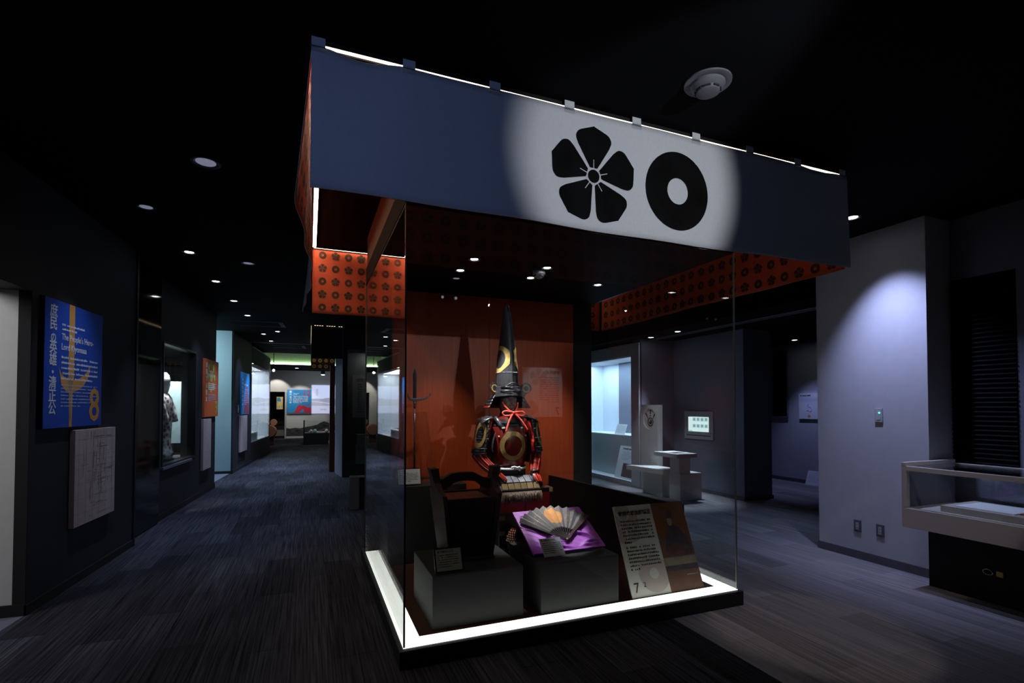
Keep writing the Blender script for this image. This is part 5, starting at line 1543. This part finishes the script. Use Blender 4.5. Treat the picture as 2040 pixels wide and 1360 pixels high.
for chx in '荒れる熊本':
    text(chx, 0.11, 'txtw', t, 0.145, y, 0.008, align='CENTER', bold=0.003); y -= 0.125
text('12', 0.36, 'red12', t, 0.66, 0.80, 0.008, bold=0.004, name='numeral')
text('Transformation of Kumamoto', 0.062, 'txtw', t, 0.26, 0.755, 0.009, bold=0.002, sx=0.86)
textblock(t, 'txtw', 0.26, 0.895, 0.27, 2, 0.045, 0.02, 0.009, last=0.7, seed=51)
textblock(t, 'txtw', 0.26, 0.69, 0.66, 5, 0.058, 0.035, 0.009, cw=0.03, last=0.6, seed=52)
# projected picture
t = thing('projection_screen', 'large projected pale landscape beside the blue and red panel', 'screen', mx=frame((0.105, 25.97, 1.155), (1, 0, 0), (0, 0, 1)))
build('sky_area', MB().box(0, 2.4, 0.70, 1.36, 0, 0.004), 'projsky', t)
build('land_area', MB().prism([(0, 0.37), (2.4, 0.37), (2.4, 0.70), (0, 0.70)], UV, 0, 0.004), 'projland', t)
build('haze_area', MB().box(0, 2.4, 0, 0.37, 0, 0.004), 'projmid', t)
build('hill', MB().prism([(0, 0.70), (0.2, 0.715), (0.5, 0.70), (0.62, 0.74), (0.8, 0.76), (1.0, 0.72), (1.2, 0.70)], UV, 0.004, 0.006), 'projland', t)
build('light_river', MB().prism([(0, 0.56), (0.5, 0.50), (0.9, 0.44), (0.9, 0.49), (0.5, 0.56), (0, 0.60)], UV, 0.004, 0.006), 'projmid', t)
build('caption_mark', MB().box(0.19, 0.29, 0.84, 1.18, 0.004, 0.006), 'projmid', t)
build('label_mark', MB().box(0.38, 0.66, 0.16, 0.22, 0.004, 0.006), 'projland', t)
# landscape print along the foot of the wall
prof = [(0, 0.36), (0.15, 0.33), (0.4, 0.37), (0.6, 0.34), (0.85, 0.40), (1.1, 0.44), (1.35, 0.50), (1.5, 0.60), (1.65, 0.66), (1.8, 0.62), (1.95, 0.53), (2.3, 0.46), (3, 0.42)]
t = thing('landscape_frieze', 'grey printed mountain landscape along the foot of the far end wall', 'mural', mx=frame((-0.985, 25.99, 0.12), (1, 0, 0), (0, 0, 1)))
build('print', MB().prism([(0, 0)] + [(3, 0)] + prof[::-1], UV, 0, 0.004), 'mountain', t)
# plan table
t = thing('model_table', 'black table case with a glass box over a small white model, far room', 'display case', (-0.2, 21.3, 0))
build('base', MB().box(0, 1.9, 0, 0.9, 0, 0.45), 'black', t)
build('glass_front', MB().box(0.04, 1.9, 0.0, 0.01, 0.451, 0.93), 'glass', t)
build('glass_top', MB().box(0.04, 1.9, 0.0, 0.9, 0.93, 0.94), 'glass', t)
build('corner_post', MB().box(0, 0.045, 0, 0.06, 0.45, 0.96), 'black', t)
build('model_ground', MB().box(0.20, 1.7, 0.2, 0.7, 0.451, 0.50), 'paperw', t)
for x, r_ in ((0.28, 0.06), (0.42, 0.07), (0.85, 0.07)):
    build('white_dome', MB().ball((x, 0.2, 0.53), (r_, 0.05, r_), 12, 6), 'paperw', t, True)
build('red_roof', MB().prism([(0.55, 0.50), (1.1, 0.50), (0.9, 0.62), (0.72, 0.58)], lambda a, b, d: (a, d, b), 0.4, 0.6), 'redwood', t)
lamp('SPOT', 'model_lamp', (0.3, 20.9, 3.1), 50, (1, 0.98, 0.95), (0.2, 21.5, 0.5), 0.03, 30, 0.5)
# doorway
t = thing('yellow_poster', 'yellow poster with blue lettering hanging in the dark doorway of the end wall', 'poster', mx=frame((-1.42, 26.12, 1.36), (1, 0, 0), (0, 0, 1)))
build('sheet', MB().box(0, 0.27, 0, 0.59, 0, 0.006), 'yellow', t)
build('blue_mark', MB().prism([(0.03, 0.38), (0.2, 0.36), (0.18, 0.5), (0.1, 0.55), (0.02, 0.5)], UV, 0.006, 0.008), 'bl10', t)
for k in range(3):
    build('blue_stroke', MB().box(0.02 + 0.09 * k, 0.04 + 0.09 * k, 0.03 + 0.02 * k, 0.18, 0.006, 0.008), 'bl10', t)
t = thing('low_cabinet', 'low olive cabinet front with a black ledge in the far doorway', 'cabinet', (-1.73, 26.02, 0))
build('front', MB().box(0.0, 0.66, 0.0, 0.15, 0.11, 0.42), 'olive', t)
build('plinth', MB().box(0.0, 0.66, 0.02, 0.15, 0, 0.109), 'matte', t)
build('ledge', MB().box(0.0, 0.66, -0.01, 0.16, 0.421, 0.58), 'black', t)
for x, y, r_, z, lb in ((-1.53, 26.06, 0.16, 0.581, 'round orange drum half visible on the ledge in the far doorway'), (-1.40, 21.6, 0.25, 0.0, 'round reddish drum standing at the end of the bright showcase')):
    t = thing('festival_drum', lb, 'drum', (x, y, z))
    k = 0.5 * (z == 0.0)
    build('drum_cradle', MB().box(-r_ * 0.6, r_ * 0.6, -r_ * 0.5, r_ * 0.5, 0, 0.02 + 0.3 * (z == 0)), 'redwood', t)
    c_ = r_ * 0.86 + 0.3 * (z == 0) + 0.02
    build('drum_body', MB().lathe((0, 0, 0), [(r_ * .85, -r_ * .7), (r_, -r_ * .25), (r_, r_ * .25), (r_ * .85, r_ * .7)], 26), 'drum', t, 'auto').matrix_local = Matrix.Translation((0, 0, c_)) @ Matrix.Rotation(R(90), 4, 'X')
    build('drum_head', MB().cyl((0, 0), r_ * 0.82, r_ * .7, r_ * .73, 26), 'drumskin', t).matrix_local = Matrix.Translation((0, 0, c_)) @ Matrix.Rotation(R(90), 4, 'X')
lamp('SPOT', 'drum_lamp', (-1.0, 20.6, 3.1), 40, (1.0, 0.9, 0.8), (-1.4, 21.6, 0.5), 0.03, 40, 0.6)

# ------------------------------------------------------------------ second canopy and the scroll niche on the right of the corridor
for nm, (x0, x1, y0, y1), lb in (('front', (0.03, 0.64, 11.10, 11.11), 'small black hanging banner with gilt upper edge, right of the corridor'), ('left', (0.03, 0.04, 11.115, 14.4), 'side of the black hanging banner, seen edge-on along the corridor'), ('rear', (0.03, 0.64, 14.41, 14.42), 'rear black banner printed with golden flower crests, beyond the front one')):
    t = thing('black_banner', lb, 'banner', (x0, y0, ZB), 0, 'black banners of the second canopy')
    build('cloth', MB().box(0, x1 - x0, 0, y1 - y0, 0, ZT - ZB), 'matte', t)
    build('hem_rod', MB().box(0, x1 - x0, 0, y1 - y0, ZT - ZB + 0.001, ZT - ZB + 0.012), 'black', t)
    if nm == 'rear':
        mb = MB()
        for i in range(4):
            for j in range(4):
                fn = lambda a, b, d, i=i, j=j: (0.08 + 0.15 * i + a, d, 0.075 + 0.155 * j + b)
                q = crest_flower(0.052, fn, -0.002) if (i + j) % 2 else ring_print(0.05, 0.02, fn, -0.002, 14)
                mb.add(q.v, q.f)
        build('gold_crests', mb, 'goldpr', t, fix=False, label='golden crests')['kind'] = 'stuff'
    else:
        n_ = int(max(x1 - x0, (y1 - y0)) / 0.045)
        mb = MB()
        for i in range(n_):
            f = (i + 0.5) / n_
            if (i * 7) % 5 == 0: continue
            X_, Y_ = (x1 - x0) * f, (y1 - y0) * f
            if nm == 'front':
                mb.box(X_ - 0.014, X_ + 0.014, -0.004, 0.0, ZT - ZB + 0.002, ZT - ZB + 0.010)
            else:
                mb.box(-0.004, 0.0, Y_ - 0.014, Y_ + 0.014, ZT - ZB + 0.002, ZT - ZB + 0.010)
        build('glowing_dots', mb, 'ledw', t, fix=False, label='warm dotted strip light')['kind'] = 'stuff'
lamp('SPOT', 'gold_banner_lamp', (0.3, 13.9, 3.1), 3, WARM, (0.3, 14.4, 2.7), 0.02, 90, 0.5)
t = thing('wooden_gate_post', 'red-brown wooden gate post with a low rail, beyond the block wall', 'post', (0.50, 12.4, 0))
build('post', MB().box(-0.06, 0.05, -0.06, 0.06, 0, 2.45), 'redwood', t)
build('cross_rail', MB().box(-0.06, 0.05, 0.061, 0.6, 0.62, 0.68), 'redwood', t)
build('cross_rail', MB().box(-0.03, 0.02, 0.061, 0.6, 0.25, 0.30), 'redwood', t)
build('far_post', MB().box(-0.05, 0.04, 0.601, 0.68, 0, 0.75), 'redwood', t)
# niche
t = thing('hanging_scroll', 'tall dim hanging scroll with a column of writing in the dark niche', 'scroll', mx=frame((1.05, 11.60, 1.25), (1, 0, 0), (0, 0, 1)))
build('silk_mount', MB().box(-0.17, 0.17, 0, 0.93, 0, 0.006), 'scroll', t)
build('roller', MB().box(-0.19, 0.19, -0.02, 0.0, -0.008, 0.014), 'black', t)
build('hanging_cord', MB().box(-0.004, 0.004, 0.93, 1.20, 0, 0.006), 'black', t)
build('weight_cord', MB().box(-0.004, 0.004, -0.62, -0.021, 0, 0.006), 'black', t)
text('加藤清正', 0.075, 'txt', t, -0.10, 0.80, 0.008, bold=0.002, sx=0.7)
textblock(t, 'txt', -0.06, 0.72, 0.12, 12, 0.055, 0.03, 0.008, cw=0.05, last=1, seed=61)
t = thing('exhibit_box', 'lower and larger of two pale grey boxes at the foot of the dark niche', 'box', (0.93, 11.36, 0.251))
build('body', MB().box(0, 0.5, 0, 0.2, 0, 0.419), 'boxgrey', t, bevel=0.004)
build('front_label', MB().box(0.05, 0.2, -0.004, 0, 0.28, 0.36), 'scroll', t)
t = thing('exhibit_box', 'smaller pale grey box standing on the larger one in the dark niche', 'box', (0.97, 11.375, 0.671))
build('body', MB().box(0, 0.4, 0, 0.16, 0, 0.21), 'boxgrey', t, bevel=0.004)
build('lid', MB().box(-0.005, 0.405, -0.005, 0.165, 0.2105, 0.225), 'boxgrey', t)
t = thing('scroll_niche_pane', 'glass pane with a thin pale top rail closing the dark niche', 'glass pane', (0.75, 11.305, 0.25))
build('pane', MB().box(0, 1.75, 0, 0.008, 0, 2.40), 'glass', t)
build('top_rail', MB().box(0, 1.75, -0.004, 0.012, 2.401, 2.46), 'boxgrey', t)
lamp('AREA', 'niche_dim_lamp', (1.3, 11.45, 2.68), 4, (1, 1, 0.95), (1.2, 11.8, 0.5), size=0.3)
t = thing('low_black_block', 'low black block with a small metal stud, on the carpet behind the glass case', 'pedestal', (0.567, 7.72, 0))
build('body', MB().box(0, 0.55, 0, 0.25, 0, 0.46), 'black', t, bevel=0.004)
build('side_cheek', MB().box(-0.006, 0.12, -0.008, -0.001, 0.0, 0.455), 'greyd', t)
build('stud', MB().ball((0.06, -0.012, 0.15), 0.010, 8, 4), 'chrome', t)

# ------------------------------------------------------------------ right-hand gallery
XC = 5.625
t = thing('tall_showcase', 'tall pale blue-lit showcase behind the glass case, with a grey frame', 'display case', (XC, 8.0, 0))
L_ = 2.4
build('end_frame', MB().box(0, 0.06, -0.24, 0.0, 0, 2.68), 'grey', t)
build('header', MB().box(0, 0.9, 0, L_, 2.46, 2.68), 'grey', t)
build('base', MB().box(0, 0.9, 0, L_, 0, 0.085), 'grey', t)
build('lower_panel', MB().box(0.28, 0.30, 0, L_, 0.086, 0.90), 'caselow', t)
build('shelf', MB().box(0.28, 0.9, 0, L_, 0.9005, 0.92), 'casein', t)
build('back_lining', MB().box(0.88, 0.9, 0, L_, 0.9205, 2.459), 'casein', t)
build('end_lining', MB().box(0.061, 0.88, L_ - 0.02, L_, 0.9205, 2.459), 'casein', t)
build('end_lining', MB().box(0.061, 0.88, 0, 0.015, 0.9205, 2.459), 'casein', t)
for k in range(2):
    build('glass_pane', MB().box(0.0, 0.008, 0.002 + 1.2 * k, 1.198 + 1.2 * k, 0.088, 2.455), 'glass', t)
build('head_track', MB().box(0.008, 0.04, 0, L_, 2.43, 2.459), 'casein', t)
lamp('AREA', 'tall_showcase_lamp', (XC + 0.40, 9.2, 2.44), 40, (0.58, 0.74, 1.0), (XC + 0.40, 9.2, 0), size=0.5, size_y=2.2).rotation_euler = (0, 0, 0)
lamp('AREA', 'tall_showcase_foot_lamp', (XC + 0.14, 9.1, 2.42), 12, (0.62, 0.78, 1.0), (XC + 0.14, 9.1, 0), size=0.2, size_y=2.2)
t = thing('caption_card', 'white card leaning on the shelf of the tall pale blue showcase', 'caption card', mx=frame((5.95, 9.05, 0.921), (0, -1, 0), (0.35, 0, 1)))
build('card', MB().box(0, 0.36, 0, 0.22, 0, 0.004), 'paperw', t)
textblock(t, 'txtlight', 0.03, 0.17, 0.30, 4, 0.04, 0.016, 0.0055, seed=71)
build('prop', MB().box(0.15, 0.2, 0.0, 0.1, -0.05, -0.001), 'paperw', t)
t = thing('crystal_ball', 'small bright glassy ball at the right end of the showcase shelf', 'ornament', (5.97, 8.12, 0.921))
build('ball', MB().ball((0, 0, 0.075), 0.06, 16, 10), 'chrome', t, True)
build('ring_foot', MB().cyl((0, 0), 0.03, 0, 0.02, 14), 'casein', t)
t = thing('leaning_sign', 'white and blue sign leaning on the lower panel of the tall showcase', 'sign board', mx=frame((5.72, 8.72, 0.088), (0, -1, 0), (0.16, 0, 0.62)))
build('board', MB().box(0, 0.62, 0, 0.64, 0, 0.006), 'paperw', t)
build('blue_picture', MB().box(0.22, 0.60, 0.03, 0.30, 0.006, 0.0075), 'photo2', t, label='bluish picture on the sign')
textblock(t, 'txt', 0.12, 0.57, 0.35, 1, 0.05, 0.035, 0.0075, last=1, seed=72)
textblock(t, 'txtlight', 0.12, 0.51, 0.42, 5, 0.035, 0.018, 0.0075, seed=73)
# pylon with emblem
t = thing('emblem_pylon', 'white upright slab with a round recess showing an eye and exclamation mark emblem', 'sign', (5.65, 7.25, 0))
fnP = lambda a, b, d: (d, a, b)
cyP, czP, rP = 0.24, 1.275, 0.185
ths = sorted([2 * PI * k / 40 for k in range(40)] + [math.atan2(b, a) % (2 * PI) for a in (0.49 - cyP, -cyP) for b in (1.525 - czP, 0.9 - czP)])
N = len(ths)
circ = [(cyP + rP * math.cos(th), czP + rP * math.sin(th)) for th in ths]
mb = MB()


def outl(th):
    c, s = math.cos(th), math.sin(th)
    k = min((0.49 - cyP) / c if c > 1e-6 else (-cyP / c if c < -1e-6 else 9), (1.525 - czP) / s if s > 1e-6 else ((0.9 - czP) / s if s < -1e-6 else 9))
    return (cyP + k * c, czP + k * s)


vs = []
for k in range(N):
    o_ = outl(ths[k])
    vs += [(0, o_[0], o_[1]), (0, circ[k][0], circ[k][1]), (0.03, circ[k][0], circ[k][1])]
fs = []
for k in range(N):
    a, b = 3 * k, 3 * ((k + 1) % N)
    fs += [(a, b, b + 1, a + 1), (a + 1, b + 1, b + 2, a + 2)]
mb.add(vs, fs)
mb.add([(0.03, p[0], p[1]) for p in circ], [tuple(range(N))])
mb.add([(0, 0, 0.0), (0, 0.49, 0.0), (0, 0.49, 0.9), (0, 0, 0.9)], [(0, 1, 2, 3)])
mb.add([(0, 0, 0), (0.1, 0, 0), (0.1, 0, 1.525), (0, 0, 1.525), (0, 0.49, 0), (0.1, 0.49, 0), (0.1, 0.49, 1.525), (0, 0.49, 1.525)], [(0, 1, 2, 3), (4, 7, 6, 5), (3, 2, 6, 7), (1, 5, 6, 2)])
build('slab', mb, 'bench', t)
fe = lambda a, b, d: (0.03 - d, cyP - a, czP + b)
build('eye_outline', MB().torus(lambda a, b, d: fe(a, b - 0.055, d), 0.082, 0.062, 0.0005, 0.003, 28), 'txt', t)
build('eye_pupil', MB().prism([(0.045 * math.cos(2 * PI * k / 20), -0.055 + 0.045 * math.sin(2 * PI * k / 20)) for k in range(20)], fe, 0.0005, 0.003), 'txt', t)
build('eye_glint', MB().prism([(-0.016 + 0.014 * math.cos(2 * PI * k / 12), -0.038 + 0.018 * math.sin(2 * PI * k / 12)) for k in range(12)], fe, 0.003, 0.004), 'bench', t)
build('exclamation_stem', MB().prism([(-0.014, 0.085), (0.014, 0.085), (0.017, 0.165), (-0.017, 0.165)], fe, 0.0005, 0.003), 'txt', t)
build('exclamation_dot', MB().prism([(0.014 * math.cos(2 * PI * k / 12), 0.055 + 0.014 * math.sin(2 * PI * k / 12)) for k in range(12)], fe, 0.0005, 0.003), 'txt', t)
build('hook_stroke', MB().tube([fe(-0.085, 0.035, 0.002), fe(-0.105, 0.065, 0.002), fe(-0.125, 0.095, 0.002), fe(-0.145, 0.085, 0.002)], 0.010, 6), 'txt', t)
build('hook_stroke', MB().tube([fe(0.085, 0.035, 0.002), fe(0.105, 0.065, 0.002), fe(0.12, 0.09, 0.002), fe(0.145, 0.09, 0.002)], 0.010, 6), 'txt', t)
for x in (-1, 1):
    build('hook_dot', MB().prism([(x * 0.075 + 0.012 * math.cos(2 * PI * k / 12), 0.015 + 0.012 * math.sin(2 * PI * k / 12)) for k in range(12)], fe, 0.0005, 0.003), 'txt', t)
# bench and stepped table
t = thing('white_bench', 'long white slab bench on a block leg before the round emblem', 'bench', (5.2, 6.55, 0))
build('slab', MB().hexa([(0.133, 0.17, 0.39), (0.45, 0.17, 0.39), (0.45, 0.69, 0.39), (0.0, 1.0, 0.39), (0.133, 0.17, 0.47), (0.45, 0.17, 0.47), (0.45, 0.69, 0.47), (0.0, 1.0, 0.47)]), 'bench', t, bevel=0.003)
build('block_leg', MB().box(0.215, 0.44, 0.30, 0.82, 0, 0.389), 'bench', t, bevel=0.003)
t = thing('stepped_table', 'white stepped table, slab top on a column rising from a box, beside the bench', 'table', (5.45, 6.45, 0))
build('box', MB().box(0.0, 0.43, 0.0, 0.26, 0, 0.43), 'bench', t, bevel=0.003)
build('column', MB().box(0.0, 0.22, 0.02, 0.24, 0.4305, 0.69), 'bench', t, bevel=0.003)
build('table_top', MB().box(-0.15, 0.25, -0.11, 0.45, 0.6905, 0.755), 'bench', t, bevel=0.003)
t = thing('open_leaflet', 'flat white leaflet with dark pictures lying on the stepped table', 'leaflet', (5.36, 6.42, 0.756))
build('sheet', MB().box(0, 0.26, 0, 0.38, 0, 0.004), 'paperw', t)
build('dark_picture', MB().box(0.03, 0.20, 0.05, 0.22, 0.004, 0.005), 'photo2', t)
# touch-screen kiosk
t = thing('touch_screen', 'grey wall kiosk with a bright touch screen of small tiles', 'screen', mx=frame((6.425, 7.443, 0.918), (0, -1, 0), (0, 0, 1)))
build('shell', MB().box(0, 0.705, 0, 0.495, 0.001, 0.03), 'kiosk', t, bevel=0.004)
build('glow_screen', MB().box(0.11, 0.61, 0.135, 0.395, 0.031, 0.034), 'screen', t, label='lit screen')
for r_ in range(2):
    for k in range(4):
        build('screen_tile', MB().box(0.225 + 0.097 * k, 0.300 + 0.097 * k, 0.205 + 0.115 * r_, 0.265 + 0.115 * r_, 0.034, 0.035), 'screen2', t)
        build('tile_mark', MB().box(0.252 + 0.097 * k, 0.272 + 0.097 * k, 0.222 + 0.115 * r_, 0.250 + 0.115 * r_, 0.035, 0.0358), 'screen3', t)
build('screen_sidebar', MB().box(0.115, 0.205, 0.14, 0.155, 0.034, 0.035), 'screen2', t)
build('front_slot', MB().box(0.055, 0.655, 0.060, 0.074, 0.0305, 0.032), 'slot', t)
build('button', MB().cyl((0.655, 0.115), 0.008, 0.030, 0.034, 10), 'slot', t)
# poster on the far wall and leaflet board below it
t = thing('wall_poster', 'pale poster with a sketch map and an orange dot, half hidden behind the pillar', 'poster', mx=frame((9.0, 7.151, 1.255), (0, -1, 0), (0, 0, 1)))
build('board', MB().box(0, 0.55, 0, 0.50, 0.001, 0.03), 'paperw', t)
textblock(t, 'txt', 0.03, 0.44, 0.22, 1, 0.04, 0.028, 0.0315, last=1, seed=81)
textblock(t, 'txtlight', 0.03, 0.40, 0.45, 4, 0.024, 0.010, 0.0315, seed=82)
build('orange_dot', MB().prism([(0.215 + 0.028 * math.cos(2 * PI * k / 16), 0.055 + 0.028 * math.sin(2 * PI * k / 16)) for k in range(16)], UV, 0.03, 0.0315), 'gold8', t)
build('map_sketch', MB().tube(crom([(0.15, 0.15, 0.031), (0.20, 0.17, 0.031), (0.23, 0.14, 0.031), (0.27, 0.17, 0.031), (0.25, 0.22, 0.031), (0.18, 0.25, 0.031), (0.22, 0.30, 0.031)], 4), 0.004, 5), 'txtlight', t)
t = thing('floor_sign', 'small white board leaning on the skirting below the poster', 'sign board', mx=frame((8.86, 6.95, 0.001), (0, -1, 0), (0.10, 0, 0.27)))
build('board', MB().box(0, 0.40, 0, 0.28, 0, 0.008), 'paperw', t)
textblock(t, 'txtlight', 0.04, 0.24, 0.30, 6, 0.035, 0.014, 0.0095, seed=83)
# switch with green lamp, two sockets on the pale pillar


def plate(label, name, cat, y, z, w, h_, group=None):
    t = thing(name, label, cat, mx=frame((5.044, y, z), (0, -1, 0), (0, 0, 1)), group=group)
    return t


t = plate('pale wall sensor with a lit green lamp on the pillar', 'wall_sensor', 'switch', 3.208, 1.348, 0, 0)
build('plate', MB().box(0, 0.072, 0, 0.134, 0.0005, 0.014), 'plastic', t, bevel=0.004)
build('inner_plate', MB().box(0.018, 0.056, 0.025, 0.112, 0.0141, 0.017), 'kiosk', t)
build('green_lamp', MB().box(0.042, 0.054, 0.084, 0.096, 0.0172, 0.020), 'green', t, label='green lamp')
for y, lb in ((3.426, 'left wall socket low on the pale pillar'), (3.213, 'right wall socket low on the pale pillar')):
    t = plate(lb, 'wall_socket', 'socket', y, 0.262, 0, 0)
    build('frame', MB().box(0, 0.072, 0, 0.116, 0.0005, 0.010), 'base', t, bevel=0.003)
    build('insert', MB().box(0.022, 0.050, 0.022, 0.094, 0.0101, 0.013), 'plastic', t)
    for z in (0.040, 0.072):
        build('pin_hole', MB().box(0.030, 0.033, z - 0.006, z + 0.006, 0.0131, 0.0135), 'slot', t)
        build('pin_hole', MB().box(0.039, 0.042, z - 0.006, z + 0.006, 0.0131, 0.0135), 'slot', t)
# table case at the right
XF, XB, YL, YN = 4.60, 5.29, 2.725, 0.7
t = thing('table_case', 'low beige table showcase with glass top on a black plinth, at the right', 'display case', (XF, YL, 0))
o_ = lambda x0, x1, y0, y1, z0, z1: MB().box(x0 - XF, x1 - XF, y0 - YL, y1 - YL, z0, z1)
build('tray', o_(XF, XB, YN, YL, 0.50, 0.66), 'beige', t, bevel=0.003)
build('end_post', o_(XF, XF + 0.05, YL - 0.035, YL, 0.6605, 1.0), 'beige', t, bevel=0.003)
build('end_top', o_(XF, XB, YL - 0.035, YL, 1.0005, 1.034), 'beige', t, bevel=0.003)
build('end_panel', o_(XF + 0.051, XB, YL - 0.028, YL - 0.012, 0.6605, 1.0), 'greyd', t, label='blue-grey end panel')
build('top_rail', o_(XF, XF + 0.03, YN, YL - 0.036, 0.965, 1.005), 'beige', t, bevel=0.003)
build('rear_rail', o_(XB - 0.02, XB, YN, YL - 0.036, 0.985, 1.005), 'beige', t)
build('glass_front', o_(XF + 0.008, XF + 0.014, YN, YL - 0.04, 0.661, 0.964), 'glass', t)
build('glass_top', o_(XF + 0.031, XB - 0.021, YN, YL - 0.04, 0.994, 1.001), 'glass', t)
build('glass_back', o_(XB - 0.012, XB - 0.006, YN, YL - 0.04, 0.661, 0.984), 'glass', t)
build('plinth', o_(XF + 0.24, XB, YN, YL - 0.06, 0, 0.499), 'matte', t)
t = thing('exhibit_block', 'low dull block inside the table case carrying a white sheet', 'plinth', (XF + 0.10, 2.50, 0.661))
build('block', MB().box(0, 0.46, -1.3, 0, 0, 0.05), 'beige', t, bevel=0.003)
t = thing('open_document', 'white document sheet lying on the block inside the table case', 'document', (XF + 0.14, 2.42, 0.712))
build('sheet', MB().box(0, 0.34, -0.36, 0, 0, 0.006), 'paperw', t)
build('brown_cover', MB().box(0.05, 0.34, -0.75, -0.37, 0, 0.008), 'drum', t, label='brown cover')
t = thing('lamp_stud', 'tiny bright lamp on the floor of the table case at the frame edge', 'lamp', (XF + 0.05, 1.80, 0.661))
build('stem', MB().cyl((0, 0), 0.008, 0, 0.012, 10), 'chrome', t)
build('glow', MB().ball((0, 0, 0.018), 0.009, 10, 6), 'lens', t)
t = thing('lock_handle', 'brass lock with a looped key handle on the black plinth of the table case', 'lock', mx=frame((XF + 0.238, 2.28, 0.235), (0, -1, 0), (0, 0, 1)))
build('lock_plate', MB().box(0.07, 0.11, -0.02, 0.02, 0, 0.010), 'gold', t)
build('loop', MB().tube([(0.02 + 0.03 * math.cos(2 * PI * k / 16), 0.02 * math.sin(2 * PI * k / 16), 0.012) for k in range(17)], 0.004, 6), 'chrome', t)

# wall and panel behind the viewer, seen only as a faint reflection in the front glass
struct('wall_front', MB().box(-7, 9, -4.6, -4.5, 0, CH), 'wallL')
t = thing('wall_panel', 'white panel with a flower crest and a numeral 7, only mirrored in the front glass', 'wall panel', mx=frame((5.42, -4.46, 1.26), (-1, 0, 0), (0, 0, 1)))
build('board', MB().box(0, 1.0, 0, 1.12, -0.03, 0), 'paperw', t)
build('flower_print', crest_flower(0.22, lambda a, b, d: (0.60 + a, 0.90 + b, d), 0.002), 'pinkp', t, fix=False)
build('ring_print', ring_print(0.16, 0.05, lambda a, b, d: (0.78 + a, 0.2 + b, d), 0.002), 'pinkp', t, fix=False)
text('戦国武将', 0.085, 'txt', t, 0.08, 0.98, 0.003, bold=0.002)
textblock(t, 'txt', 0.08, 0.88, 0.50, 12, 0.05, 0.026, 0.003, cw=0.03, seed=91)
text('7', 0.26, 'txt', t, 0.06, 0.04, 0.003, name='numeral')
lamp('SPOT', 'rear_panel_lamp', (4.92, -3.0, 3.1), 110, (1, 0.97, 0.95), (4.92, -4.46, 1.8), 0.03, 44, 0.6)
